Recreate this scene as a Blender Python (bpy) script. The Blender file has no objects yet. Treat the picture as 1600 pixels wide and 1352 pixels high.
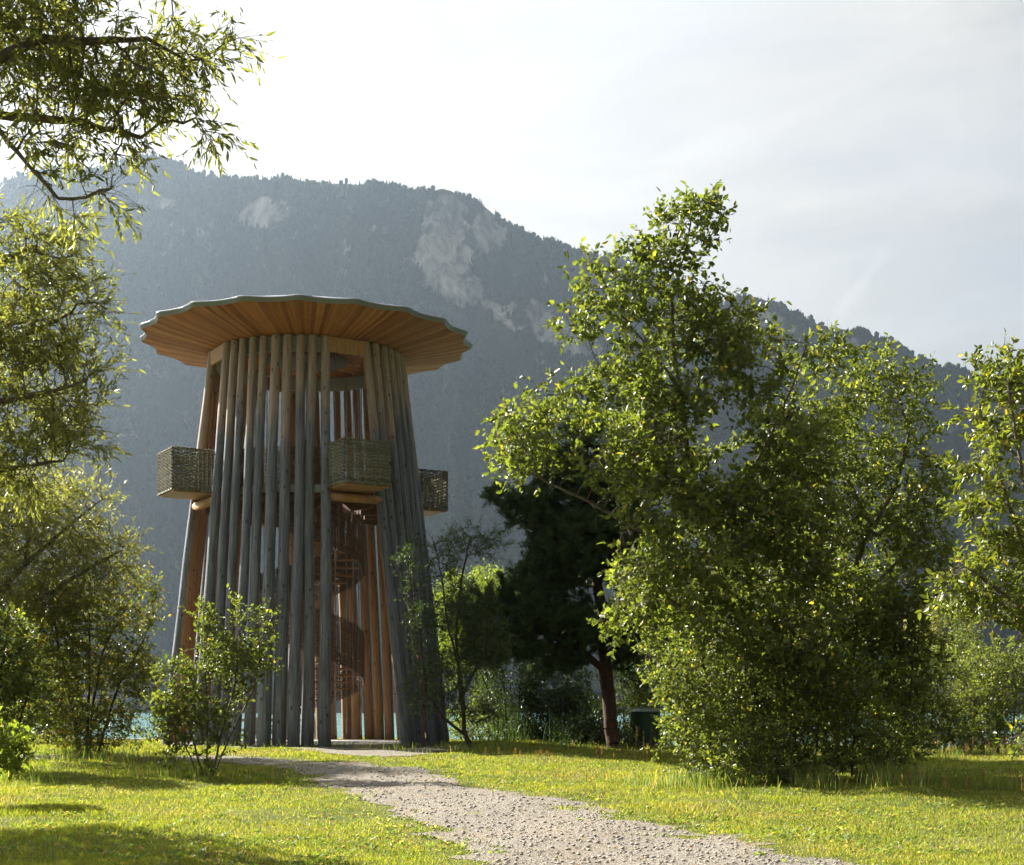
import bpy, math, random
import numpy as np
from mathutils import Vector
C = bpy.context.scene
COL = C.collection
R = math.radians
# ------------------------------------------------------------------ camera
F = 2300.0; EYE = 1.5; CXP = 800.0; HYP = 1112.0        # focal length and horizon in photo pixels
cam = bpy.data.cameras.new('camera'); co = bpy.data.objects.new('camera', cam); COL.objects.link(co)
co.location = (0, 0, EYE); co.rotation_euler = (R(90), 0, 0)
cam.sensor_fit = 'HORIZONTAL'; cam.sensor_width = 36; cam.lens = 36*F/1600
cam.shift_y = (HYP-676)/1600.0; cam.clip_start = .1; cam.clip_end = 20000
C.camera = co
# ------------------------------------------------------------------ light
SAZ, SEL = 55.0, 34.0                                    # sun: degrees left of the view axis, height
SD = Vector((-math.sin(R(SAZ))*math.cos(R(SEL)), math.cos(R(SAZ))*math.cos(R(SEL)), math.sin(R(SEL))))
sl = bpy.data.lights.new('sun', 'SUN'); sl.energy = 5.0; sl.angle = R(.5); sl.color = (1, .93, .82)
so = bpy.data.objects.new('sun', sl); COL.objects.link(so); so.location = (-60, 40, 60)
so.rotation_euler = SD.to_track_quat('Z', 'Y').to_euler()
W = bpy.data.worlds.new('World'); C.world = W; W.use_nodes = True
wt = W.node_tree; wn = wt.nodes; wn.clear(); wl = wt.links
def N(t, **k):
    n = wn.new(t)
    for a, b in k.items(): setattr(n, a, b)
    return n
sky = N('ShaderNodeTexSky', sky_type='NISHITA', sun_disc=False)
sky.sun_elevation = R(SEL); sky.sun_rotation = R(-SAZ); sky.air_density = 1.0; sky.dust_density = 3.0; sky.ozone_density = 1.5
tc = N('ShaderNodeTexCoord'); mp = N('ShaderNodeMapping'); mp.inputs['Scale'].default_value = (1.2, 1.2, 4.2)
mp.inputs['Rotation'].default_value = (0, R(24), 0)
nz = N('ShaderNodeTexNoise'); nz.inputs['Scale'].default_value = 1.7; nz.inputs['Detail'].default_value = 7; nz.inputs['Roughness'].default_value = .55; nz.inputs['Distortion'].default_value = .5
rp = N('ShaderNodeMapRange'); rp.inputs[1].default_value = .28; rp.inputs[2].default_value = .68; rp.inputs[3].default_value = .55; rp.inputs[4].default_value = .97
mx = N('ShaderNodeMix', data_type='RGBA'); mx.inputs[7].default_value = (4.95, 4.68, 4.1, 1)   # thin high cloud veil
vm = N('ShaderNodeVectorMath', operation='DOT_PRODUCT'); vm.inputs[1].default_value = tuple(SD)   # the veil glows towards the sun
vr = N('ShaderNodeMapRange'); vr.inputs[1].default_value = -.5; vr.inputs[2].default_value = .85; vr.inputs[3].default_value = .12; vr.inputs[4].default_value = 1.12
vs_ = N('ShaderNodeMix', data_type='RGBA', blend_type='MULTIPLY'); vs_.inputs[0].default_value = 1
wl.new(tc.outputs['Generated'], vm.inputs[0]); wl.new(vm.outputs['Value'], vr.inputs[0]); wl.new(vr.outputs[0], vs_.inputs[7])
bg = N('ShaderNodeBackground'); bg.inputs[1].default_value = .05
wo = N('ShaderNodeOutputWorld')
wl.new(tc.outputs['Generated'], mp.inputs[0]); wl.new(mp.outputs[0], nz.inputs['Vector']); wl.new(nz.outputs[0], rp.inputs[0])
wl.new(rp.outputs[0], mx.inputs[0]); wl.new(sky.outputs[0], mx.inputs[6]); nz2 = N('ShaderNodeTexNoise'); nz2.inputs['Scale'].default_value = 3.4; nz2.inputs['Detail'].default_value = 8; nz2.inputs['Roughness'].default_value = .6; nz2.inputs['Distortion'].default_value = .9
wl.new(mp.outputs[0], nz2.inputs['Vector'])
cr = N('ShaderNodeMapRange'); cr.inputs[1].default_value = .35; cr.inputs[2].default_value = .68; cr.inputs[3].default_value = .88; cr.inputs[4].default_value = 1.12
cm2 = N('ShaderNodeMix', data_type='RGBA', blend_type='MULTIPLY'); cm2.inputs[0].default_value = 1; cm2.inputs[6].default_value = (4.95, 4.68, 4.1, 1)
wl.new(nz2.outputs[0], cr.inputs[0]); wl.new(cr.outputs[0], cm2.inputs[7]); wl.new(cm2.outputs[2], mx.inputs[7])
# a short contrail high on the right
def sdir(px, py): return Vector(((px-CXP)/F, 1, (HYP-py)/F)).normalized()
ca_, cb_ = sdir(1300, 505), sdir(1388, 388); cn_ = ca_.cross(cb_).normalized(); cm_ = ((ca_+cb_)/2).normalized(); ct_ = (cb_-ca_).normalized(); hl_ = (cb_-ca_).length/2
def wdot(v): n = N('ShaderNodeVectorMath', operation='DOT_PRODUCT'); n.inputs[1].default_value = tuple(v); wl.new(tc.outputs['Generated'], n.inputs[0]); return n.outputs['Value']
def wm(op, a, b=0.0):
    n = N('ShaderNodeMath', operation=op)
    for i, v in enumerate((a, b)):
        if isinstance(v, (int, float)): n.inputs[i].default_value = v
        else: wl.new(v, n.inputs[i])
    return n.outputs[0]
def wr(v, a, b, c, d): n = N('ShaderNodeMapRange', interpolation_type='SMOOTHSTEP'); wl.new(v, n.inputs[0]); [setattr(n.inputs[i+1], 'default_value', q) for i, q in enumerate((a, b, c, d))]; return n.outputs[0]
nf = N('ShaderNodeTexNoise'); nf.inputs['Scale'].default_value = 45; nf.inputs['Detail'].default_value = 4; wl.new(tc.outputs['Generated'], nf.inputs['Vector'])
across = wr(wm('ADD', wm('ABSOLUTE', wdot(cn_)), wm('MULTIPLY', wm('SUBTRACT', nf.outputs[0], .5), .009)), .0, .0065, 1, 0)
along = wr(wm('ABSOLUTE', wm('SUBTRACT', wdot(ct_), float(cm_.dot(ct_)))), hl_*.5, hl_*1.15, 1, 0)
front = wr(wdot(cm_), .9, .95, 0, 1)
trail = wm('MULTIPLY', wm('MULTIPLY', across, along), wm('MULTIPLY', front, .17))
mt = N('ShaderNodeMix', data_type='RGBA'); mt.inputs[7].default_value = (6.5, 6.5, 6.4, 1); wl.new(trail, mt.inputs[0]); wl.new(mx.outputs[2], mt.inputs[6])
wl.new(mt.outputs[2], vs_.inputs[6]); wl.new(vs_.outputs[2], bg.inputs[0]); wl.new(bg.outputs[0], wo.inputs[0])
C.view_settings.view_transform = 'Standard'; C.view_settings.look = 'None'; C.view_settings.exposure = 2.15; C.view_settings.gamma = 1
C.render.engine = 'CYCLES'
C.cycles.max_bounces = 7; C.cycles.diffuse_bounces = 3; C.cycles.glossy_bounces = 2; C.cycles.transmission_bounces = 3
C.cycles.transparent_max_bounces = 4; C.cycles.volume_bounces = 0; C.cycles.use_denoising = True
try: C.cycles.denoising_prefilter = 'FAST'
except Exception: pass
HAZE_DENSITY = .000072
# ------------------------------------------------------------------ helpers
rng = np.random.default_rng(11)
random.seed(4)
def sstep(a, b, x):
    t = np.clip((np.asarray(x, float)-a)/(b-a), 0, 1); return t*t*(3-2*t)
def ground_z(x, y):
    x = np.asarray(x, float); y = np.asarray(y, float)
    amp = .5-.26*sstep(-1.0, 4.0, x-.12*(y-27))*sstep(22, 34, y)
    z = amp*sstep(12, 38, y)
    z = z+.03*np.sin(x*.9+y*.35)*sstep(10, 14, y)+.02*np.sin(x*2.3-y*1.1)
    crest = 51+.8*np.sin(x*.21)
    return z-2.6*sstep(crest, crest+9, y)
def P(px, py, d): return np.array([(px-CXP)/F*d, d, EYE+(HYP-py)/F*d])
def depth_of(px, py):                                    # where a ray through a ground pixel meets the ground
    lo, hi = 3.0, 60.0
    for _ in range(50):
        m = (lo+hi)/2
        if EYE-(py-HYP)/F*m > float(ground_z((px-CXP)/F*m, m)): lo = m
        else: hi = m
    return lo
def G(px, py):
    d = depth_of(px, py); x = (px-CXP)/F*d
    return np.array([x, d, float(ground_z(x, d))])
def hash3(ix, iy, iz, s):
    h = (ix*374761393+iy*668265263+iz*2147483647+s*974711) & 0x7fffffff
    h = ((h ^ (h >> 13))*1274126177) & 0x7fffffff
    h = (h ^ (h >> 16)) & 0xffff
    return h/65535.0
def vnoise(p, scale=1.0, seed=0, octaves=1):
    p = np.atleast_2d(np.asarray(p, float))
    if p.shape[1] == 2: p = np.c_[p, np.zeros(len(p))]
    out = np.zeros(len(p)); amp = 1; tot = 0
    for o in range(octaves):
        q = p*scale*(2**o)+o*17.3; i = np.floor(q).astype(np.int64); f = q-i; f = f*f*(3-2*f); r = 0
        for dx in (0, 1):
            for dy in (0, 1):
                for dz in (0, 1):
                    w = (f[:, 0] if dx else 1-f[:, 0])*(f[:, 1] if dy else 1-f[:, 1])*(f[:, 2] if dz else 1-f[:, 2])
                    r = r+w*hash3(i[:, 0]+dx, i[:, 1]+dy, i[:, 2]+dz, seed+o)
        out += amp*r; tot += amp; amp *= .5
    return out/tot
def tag(o, label=None, cat=None, group=None, kind=None):
    if label: o['label'] = label
    if cat: o['category'] = cat
    if group: o['group'] = group
    if kind: o['kind'] = kind
    return o
def empty(name, loc, label, cat, group=None, rz=0):
    o = bpy.data.objects.new(name, None); COL.objects.link(o); o.location = loc; o.rotation_euler = (0, 0, rz); o.empty_display_size = .3
    return tag(o, label, cat, group)
def link(me, name, parent=None, loc=None):
    o = bpy.data.objects.new(name, me); COL.objects.link(o)
    if parent: o.parent = parent
    if loc is not None: o.location = loc
    return o
def mesh_np(name, verts, faces, mats, parent=None, smooth=False, midx=None, uv=None, loc=None):
    """faces: int array (n,k) or list of such arrays with different k"""
    if not isinstance(faces, list): faces = [faces]
    faces = [np.asarray(f, np.int32) for f in faces if len(f)]
    me = bpy.data.meshes.new(name); verts = np.asarray(verts, np.float32)
    me.vertices.add(len(verts)); me.vertices.foreach_set('co', verts.ravel())
    lv = np.concatenate([f.ravel() for f in faces]); cnt = np.concatenate([np.full(len(f), f.shape[1], np.int32) for f in faces])
    me.loops.add(len(lv)); me.loops.foreach_set('vertex_index', lv)
    me.polygons.add(len(cnt)); st = np.concatenate([[0], np.cumsum(cnt)[:-1]]).astype(np.int32)
    me.polygons.foreach_set('loop_start', st); me.polygons.foreach_set('loop_total', cnt)
    if smooth: me.polygons.foreach_set('use_smooth', np.ones(len(cnt), bool))
    for m in (mats if isinstance(mats, (list, tuple)) else [mats]): me.materials.append(m)
    if midx is not None: me.polygons.foreach_set('material_index', np.asarray(midx, np.int32))
    if uv is not None:
        l = me.uv_layers.new(name='UVMap'); l.data.foreach_set('uv', np.asarray(uv, np.float32)[lv].ravel())
    me.update(calc_edges=True)
    return link(me, name, parent, loc)
class MB:                                                # collects simple solids into one mesh
    def __init__(s): s.v = []; s.f = []
    def poly(s, vs, fs):
        o = len(s.v); s.v += [tuple(map(float, v)) for v in vs]; s.f += [tuple(i+o for i in f) for f in fs]
    def box(s, c, sz, rz=0, tilt=None):
        cx, cy, cz = c; a, b, h = sz[0]/2, sz[1]/2, sz[2]/2; ca, sa = math.cos(rz), math.sin(rz); vs = []
        for z in (-h, h):
            for x, y in ((-a, -b), (a, -b), (a, b), (-a, b)): vs.append((cx+x*ca-y*sa, cy+x*sa+y*ca, cz+z))
        s.poly(vs, [(3, 2, 1, 0), (4, 5, 6, 7), (0, 1, 5, 4), (1, 2, 6, 5), (2, 3, 7, 6), (3, 0, 4, 7)])
    def tube(s, p, q, r0, r1=None, n=8):
        r1 = r0 if r1 is None else r1; p = Vector(p); q = Vector(q); d = (q-p).normalized()
        u = d.orthogonal().normalized(); w = d.cross(u); vs = []
        for c, r in ((p, r0), (q, r1)):
            for k in range(n):
                a = 2*math.pi*k/n; vs.append(c+(u*math.cos(a)+w*math.sin(a))*r)
        s.poly(vs, [(k, (k+1) % n, n+(k+1) % n, n+k) for k in range(n)]+[tuple(reversed(range(n))), tuple(range(n, 2*n))])
    def build(s, name, mat, parent=None, smooth=False, bevel=0, loc=None):
        me = bpy.data.meshes.new(name); me.from_pydata(s.v, [], s.f); me.materials.append(mat)
        if smooth:
            for p in me.polygons: p.use_smooth = True
        o = link(me, name, parent, loc)
        if bevel:
            b = o.modifiers.new('b', 'BEVEL'); b.width = bevel; b.segments = 2; b.limit_method = 'ANGLE'
        return o
# ------------------------------------------------------------------ materials
class M:
    def __init__(s, name):
        s.m = bpy.data.materials.new(name); s.m.use_nodes = True; s.t = s.m.node_tree; s.t.nodes.clear()
        s.out = s.n('ShaderNodeOutputMaterial')
    def n(s, t, **k):
        x = s.t.nodes.new(t)
        for a, b in k.items():
            if isinstance(a, str) and hasattr(x, a): setattr(x, a, b)
        return x
    def put(s, sock, v):
        if isinstance(v, bpy.types.NodeSocket): s.t.links.new(v, sock)
        elif isinstance(v, (tuple, list)) and len(v) == 3 and sock.type == 'RGBA': sock.default_value = (*v, 1)
        else: sock.default_value = v
    def noise(s, scale, detail=4, rough=.55, vec=None, dist=0, dim='3D'):
        x = s.n('ShaderNodeTexNoise', noise_dimensions=dim); s.put(x.inputs['Scale'], scale); s.put(x.inputs['Detail'], detail); s.put(x.inputs['Roughness'], rough); s.put(x.inputs['Distortion'], dist)
        if vec is not None: s.put(x.inputs['Vector'], vec)
        return x.outputs[0]
    def mapv(s, vec, scale=(1, 1, 1), rot=(0, 0, 0)):
        x = s.n('ShaderNodeMapping'); s.put(x.inputs[0], vec); x.inputs['Scale'].default_value = scale; x.inputs['Rotation'].default_value = rot; return x.outputs[0]
    def obj(s): return s.n('ShaderNodeTexCoord').outputs['Object']
    def uv(s): return s.n('ShaderNodeTexCoord').outputs['UV']
    def sep(s, v): x = s.n('ShaderNodeSeparateXYZ'); s.put(x.inputs[0], v); return x.outputs
    def comb(s, a, b, c=0.0):
        x = s.n('ShaderNodeCombineXYZ')
        for i, v in enumerate((a, b, c)): s.put(x.inputs[i], v)
        return x.outputs[0]
    def rng(s, v, a, b, c=0.0, d=1.0, smooth=False):
        x = s.n('ShaderNodeMapRange'); x.interpolation_type = 'SMOOTHSTEP' if smooth else 'LINEAR'
        for i, q in enumerate((v, a, b, c, d)): s.put(x.inputs[i], q)
        return x.outputs[0]
    def math(s, op, a, b=0.0, c=0.0):
        x = s.n('ShaderNodeMath', operation=op); s.put(x.inputs[0], a); s.put(x.inputs[1], b); s.put(x.inputs[2], c); return x.outputs[0]
    def mix(s, f, a, b, blend='MIX'):
        x = s.n('ShaderNodeMix', data_type='RGBA', blend_type=blend); s.put(x.inputs[0], f); s.put(x.inputs[6], a); s.put(x.inputs[7], b); return x.outputs[2]
    def ramp(s, f, stops):
        x = s.n('ShaderNodeValToRGB'); e = x.color_ramp.elements
        while len(e) < len(stops): e.new(.5)
        for k, (p, c) in enumerate(stops): e[k].position = p; e[k].color = (*c, 1)
        s.put(x.inputs[0], f); return x.outputs[0]
    def bump(s, h, strength=.5, dist=.01):
        x = s.n('ShaderNodeBump'); s.put(x.inputs['Strength'], strength); s.put(x.inputs['Distance'], dist); s.put(x.inputs['Height'], h); return x.outputs[0]
    def pbr(s, col, rough=.8, spec=.5, nrm=None, metal=0.0):
        x = s.n('ShaderNodeBsdfPrincipled'); s.put(x.inputs['Base Color'], col); s.put(x.inputs['Roughness'], rough)
        s.put(x.inputs['Specular IOR Level'], spec); s.put(x.inputs['Metallic'], metal)
        if nrm is not None: s.put(x.inputs['Normal'], nrm)
        return x.outputs[0]
    def end(s, sh): s.t.links.new(sh, s.out.inputs[0]); return s.m
    def isl(s): return s.n('ShaderNodeNewGeometry').outputs['Random Per Island']
    def pos(s): return s.n('ShaderNodeNewGeometry').outputs['Position']
def leaf_mat(name, dark, light, rare=None, rare_amt=.03, trans=.45, rough=.38, spec=.5, clump=.5):
    m = M(name); r = m.isl(); n = m.noise(clump, 2, vec=m.pos())
    f = m.math('ADD', m.math('MULTIPLY', r, .55), m.math('MULTIPLY', n, .5))
    col = m.mix(m.rng(f, .2, .85), dark, light)
    if rare:
        r2 = m.math('FRACT', m.math('MULTIPLY', r, 37.7)); col = m.mix(m.math('LESS_THAN', r2, rare_amt), col, rare)
    tcol = m.mix(1.0, col, (1.88, 1.86, .7), 'MULTIPLY')
    tr = m.n('ShaderNodeBsdfTranslucent'); m.put(tr.inputs[0], tcol)
    mx = m.n('ShaderNodeMixShader'); mx.inputs[0].default_value = trans
    m.t.links.new(m.pbr(col, rough, spec), mx.inputs[1]); m.t.links.new(tr.outputs[0], mx.inputs[2])
    return m.end(mx.outputs[0])
def bark_mat(name, a, b, scale=9, stretch=.18):
    m = M(name); v = m.mapv(m.obj(), (1, 1, stretch)); n = m.noise(scale, 6, .65, v); n2 = m.noise(1.3, 2, vec=m.obj())
    col = m.mix(m.rng(n2, .35, .65, 0, .5), m.ramp(n, [(.3, a), (.7, b)]), a)
    return m.end(m.pbr(col, .9, .2, m.bump(n, .8, .03)))
MAT = {}
MAT['leaf_broad'] = leaf_mat('leaf_broad', (.04, .06, .014), (.15, .18, .045), (.36, .3, .06), .015, .5, .38, .45)
MAT['leaf_right'] = leaf_mat('leaf_right', (.06, .085, .016), (.15, .175, .035), (.42, .33, .04), .035)
MAT['leaf_willow'] = leaf_mat('leaf_willow', (.085, .1, .032), (.2, .21, .075), None, 0, .6, .36)
MAT['leaf_silver'] = leaf_mat('leaf_silver', (.1, .115, .04), (.24, .24, .09), None, 0, .52, .4)
MAT['leaf_gold'] = leaf_mat('leaf_gold', (.065, .09, .018), (.17, .19, .04), (.42, .26, .05), .07)
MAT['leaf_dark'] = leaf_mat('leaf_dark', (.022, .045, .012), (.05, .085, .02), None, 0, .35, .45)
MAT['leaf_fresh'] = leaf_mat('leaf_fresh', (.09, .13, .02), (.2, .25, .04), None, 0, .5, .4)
MAT['needle'] = leaf_mat('needle', (.03, .055, .022), (.08, .12, .045), None, 0, .3, .5, .3)
MAT['bark'] = bark_mat('bark', (.07, .055, .042), (.2, .165, .13))
MAT['bark_dark'] = bark_mat('bark_dark', (.035, .028, .022), (.1, .08, .065))
MAT['bark_pine'] = bark_mat('bark_pine', (.035, .02, .014), (.095, .055, .038), 7, .35)
def grass_mat():
    m = M('lawn_grass'); r = m.isl(); p = m.pos(); n = m.noise(.6, 3, .6, p); n2 = m.noise(2.3, 3, .6, p); n3 = m.noise(.28, 4, .6, p)
    f = m.math('ADD', m.math('MULTIPLY', r, .4), m.math('MULTIPLY', n2, .6))
    col = m.mix(m.rng(f, .25, .75), (.065, .1, .013), (.25, .275, .032))
    col = m.mix(m.rng(n, .5, .72, 0, .75), col, (.045, .085, .016))
    dry = m.rng(m.math('ADD', n3, m.math('MULTIPLY', r, .18)),   .6, .8, 0, .7); col = m.mix(dry, col, (.27, .21, .085))
    col = m.mix(m.math('LESS_THAN', m.math('FRACT', m.math('MULTIPLY', r, 37.7)), .07), col, (.34, .28, .13))
    tr = m.n('ShaderNodeBsdfTranslucent'); m.put(tr.inputs[0], m.mix(1.0, col, (1.8, 1.75, .7), 'MULTIPLY'))
    mx = m.n('ShaderNodeMixShader'); mx.inputs[0].default_value = .5
    m.t.links.new(m.pbr(col, .55, .3), mx.inputs[1]); m.t.links.new(tr.outputs[0], mx.inputs[2]); return m.end(mx.outputs[0])
MAT['grass'] = grass_mat()
MAT['weed'] = leaf_mat('weed', (.08, .13, .03), (.17, .22, .06), (.34, .26, .13), .15, .45, .5, .3)
MAT['seed'] = leaf_mat('seed', (.13, .07, .04), (.26, .15, .09), None, 0, .4, .8, .2)
def wood(name, a, b, grain=14, rough=.7, spec=.25):
    m = M(name); v = m.mapv(m.obj(), (1, 1, .12)); n = m.noise(grain, 5, .6, v, .5)
    return m.end(m.pbr(m.ramp(n, [(.3, a), (.7, b)]), rough, spec, m.bump(n, .3, .01)))
def post_mat():
    m = M('weathered_log'); uv = m.uv(); s = m.sep(uv); u, v = s[0], s[1]
    ob = m.n('ShaderNodeObjectInfo').outputs['Random']
    out = m.math('COSINE', m.math('MULTIPLY', m.math('SUBTRACT', u, .5), 2*math.pi))
    st = m.comb(m.math('MULTIPLY', u, 1.0), m.math('MULTIPLY', v, .05), m.math('MULTIPLY', ob, 40))
    grain = m.noise(22, 5, .65, st, .3)
    blot = m.noise(1.1, 3, .6, m.comb(m.math('MULTIPLY', u, 1.5), m.math('MULTIPLY', v, .5), m.math('MULTIPLY', ob, 19)))
    vv = m.math('ADD', v, m.math('ADD', m.math('MULTIPLY', m.math('SUBTRACT', blot, .5), 3.2), m.math('MULTIPLY', m.math('SUBTRACT', ob, .5), 1.6)))
    hi = m.rng(vv, 8.7, 10.0, 0, 1, True)
    outer = m.rng(m.math('ADD', out, m.math('MULTIPLY', m.math('SUBTRACT', blot, .5), .8)), -.55, .05, 0, 1, True)
    grey = m.ramp(grain, [(.3, (.06, .067, .088)), (.55, (.15, .162, .198)), (.75, (.27, .28, .32))])
    top = m.ramp(grain, [(.3, (.2, .15, .13)), (.6, (.39, .305, .27)), (.8, (.5, .42, .38))])
    inn = m.ramp(grain, [(.3, (.23, .13, .07)), (.6, (.38, .235, .13)), (.8, (.46, .31, .19))])
    col = m.mix(outer, inn, m.mix(hi, grey, top))
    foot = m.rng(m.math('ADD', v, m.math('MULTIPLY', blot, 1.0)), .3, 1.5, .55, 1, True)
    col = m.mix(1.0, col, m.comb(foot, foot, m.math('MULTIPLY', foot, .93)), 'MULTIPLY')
    kv = m.n('ShaderNodeTexVoronoi'); kv.inputs['Scale'].default_value = 1.0; kv.inputs['Randomness'].default_value = 1
    m.put(kv.inputs['Vector'], m.comb(m.math('MULTIPLY', u, 4.2), m.math('MULTIPLY', v, 2.6), m.math('MULTIPLY', ob, 233)))
    kn = m.rng(kv.outputs['Distance'], .09, .19, 1, 0, True)
    col = m.mix(m.math('MULTIPLY', kn, .85), col, (.035, .025, .022))
    crack = m.rng(m.noise(16, 2, .5, m.comb(u, m.math('MULTIPLY', v, .03), m.math('MULTIPLY', ob, 11)), .2), .66, .7, 0, .6)
    col = m.mix(crack, col, (.05, .045, .045))
    return m.end(m.pbr(col, .75, .3, m.bump(grain, .5, .02)))
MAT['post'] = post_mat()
def plank_mat():                                         # uv.x = board number, uv.y = radius in metres
    m = M('larch_boards'); s = m.sep(m.uv()); u, v = s[0], s[1]
    fl = m.math('FLOOR', u); fr = m.math('FRACT', u)
    wn_ = m.n('ShaderNodeTexWhiteNoise', noise_dimensions='1D'); m.put(wn_.inputs['W'], fl)
    g = m.noise(6, 5, .6, m.comb(u, m.math('MULTIPLY', v, .35), wn_.outputs[0]), .4)
    f = m.math('ADD', m.math('MULTIPLY', g, .75), m.math('MULTIPLY', wn_.outputs[0], .33))
    col = m.ramp(f, [(.22, (.11, .038, .015)), (.45, (.31, .115, .042)), (.62, (.44, .185, .072)), (.9, (.56, .3, .145))])
    gap = m.math('MAXIMUM', m.rng(fr, 0, .05, 1, 0), m.rng(fr, .95, 1, 0, 1))
    col = m.mix(m.math('MULTIPLY', gap, .8), col, (.04, .02, .012))
    stn = m.rng(m.noise(.7, 3, .6, m.obj()), .5, .75, 0, .45)
    col = m.mix(stn, col, (.17, .11, .07))
    return m.end(m.pbr(col, .9, .1, m.bump(m.math('SUBTRACT', g, m.math('MULTIPLY', gap, 2)), .4, .01)))
MAT['planks'] = plank_mat()
MAT['wood_warm'] = wood('warm_wood', (.3, .16, .075), (.48, .29, .15))
MAT['wood_brown'] = wood('brown_wood', (.1, .06, .04), (.2, .125, .08))
MAT['wood_step'] = wood('step_wood', (.17, .1, .06), (.32, .2, .12)); MAT['wood_grey'] = wood('grey_wood', (.2, .19, .17), (.36, .34, .3))
def metal_mat(name, c, rough=.4, metal=.6):
    m = M(name); n = m.noise(4, 4, vec=m.obj()); return m.end(m.pbr(m.mix(n, tuple(x*.8 for x in c), c), rough, .5, None, metal))
MAT['zinc'] = metal_mat('zinc_sheet', (.24, .265, .31), .6, .0)
MAT['steel'] = metal_mat('steel_rod', (.3, .3, .3), .35, .8)
MAT['pale_band'] = metal_mat('pale_band', (.42, .44, .44), .6, 0)
def wicker_mat(name, a, b, c):
    m = M(name); n = m.noise(5, 5, .6, m.obj()); f = m.noise(60, 3, .6, m.mapv(m.obj(), (1, 1, .5))); z = m.isl()
    col = m.mix(f, m.ramp(n, [(.3, a), (.7, b)]), c)
    return m.end(m.pbr(m.mix(m.math('MULTIPLY', z, .85), col, a), .8, .2, m.bump(f, .5, .01)))
MAT['wicker'] = wicker_mat('willow_wicker', (.09, .088, .06), (.2, .19, .135), (.3, .28, .2))
MAT['wicker_brown'] = wicker_mat('brown_wicker', (.08, .058, .045), (.16, .12, .092), (.24, .185, .14))
def ground_mat():
    m = M('turf_soil'); p = m.pos(); a = m.noise(1.1, 5, .6, p); b = m.noise(25, 4, .7, p)
    col = m.ramp(m.math('ADD', m.math('MULTIPLY', a, .6), m.math('MULTIPLY', b, .4)), [(.3, (.05, .065, .018)), (.55, (.1, .11, .03)), (.75, (.17, .15, .07))])
    return m.end(m.pbr(col, .95, .1, m.bump(b, .8, .04)))
def gravel_mat():
    m = M('gravel'); p = m.pos()
    v = m.n('ShaderNodeTexVoronoi'); v.inputs['Scale'].default_value = 45; m.put(v.inputs['Vector'], p)
    v2 = m.n('ShaderNodeTexVoronoi'); v2.inputs['Scale'].default_value = 130; m.put(v2.inputs['Vector'], p)
    n = m.noise(.9, 5, .6, p); fine = m.noise(140, 3, .7, p)
    g = m.mix(.5, m.sep(v.outputs['Color'])[0], m.sep(v2.outputs['Color'])[0])
    col = m.ramp(m.math('ADD', m.math('MULTIPLY', m.sep(g)[0], .55), m.math('MULTIPLY', fine, .45)), [(.27, (.035, .03, .025)), (.42, (.13, .115, .095)), (.6, (.24, .215, .18)), (.9, (.38, .35, .305))])
    col = m.mix(m.rng(n, .5, .72, 0, .5), col, (.2, .15, .1))
    h = m.math('ADD', m.math('MULTIPLY', v.outputs['Distance'], -1.0), m.math('MULTIPLY', v2.outputs['Distance'], -.4))
    return m.end(m.pbr(col, .9, .2, m.bump(h, .8, .012)))
MAT['ground'] = ground_mat(); MAT['gravel'] = gravel_mat()
def stone_mat():
    m = M('stone'); n = m.noise(18, 5, .6, m.obj()); col = m.mix(m.rng(m.isl(), 0, 1), (.2, .18, .15), (.46, .42, .37))
    return m.end(m.pbr(m.mix(m.math('MULTIPLY', n, .5), col, (.14, .12, .1)), .85, .3, m.bump(n, .5, .01)))
MAT['stone'] = stone_mat()
def water_mat():
    m = M('lake_water'); p = m.pos(); a = m.noise(.8, 4, .6, m.mapv(p, (.5, 1.6, 1))); b = m.noise(3.5, 3, .6, m.mapv(p, (.5, 1.4, 1)))
    h = m.math('ADD', a, m.math('MULTIPLY', b, .3))
    c = m.mix(m.rng(m.noise(.01, 3, vec=m.mapv(p, (.3, 1, 1))), .4, .6), (.09, .19, .19), (.12, .23, .225))
    return m.end(m.pbr(c, .22, .35, m.bump(h, .55, .25)))
MAT['water'] = water_mat()
# ------------------------------------------------------------------ terrain, lake
def axis(fine_lo, fine_hi, step, lo, hi):
    a = list(np.arange(fine_lo, fine_hi+1e-6, step)); s = step; x = a[-1]
    while x < hi: s *= 1.35; x += s; a.append(min(x, hi))
    s = step; x = a[0]; b = []
    while x > lo: s *= 1.35; x -= s; b.append(max(x, lo))
    return np.array(b[::-1]+a)
def grid(xs, ys):
    X, Y = np.meshgrid(xs, ys); nx, ny = len(xs), len(ys)
    i = np.arange((nx-1)*(ny-1)); r, c = i//(nx-1), i % (nx-1); k = r*nx+c
    return X.ravel(), Y.ravel(), np.c_[k, k+1, k+1+nx, k+nx]
X, Y, Fc = grid(axis(-24, 24, .25, -4500, 4500), axis(6, 64, .25, -3000, 90))
tag(mesh_np('ground', np.c_[X, Y, ground_z(X, Y)], Fc, MAT['ground'], smooth=True), kind='structure')
X, Y, Fc = grid(np.linspace(-5000, 5000, 12), np.linspace(49, 3600, 12))
tag(mesh_np('lake_water', np.c_[X, Y, np.full(len(X), -.55)], Fc, MAT['water']), kind='structure')
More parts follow.
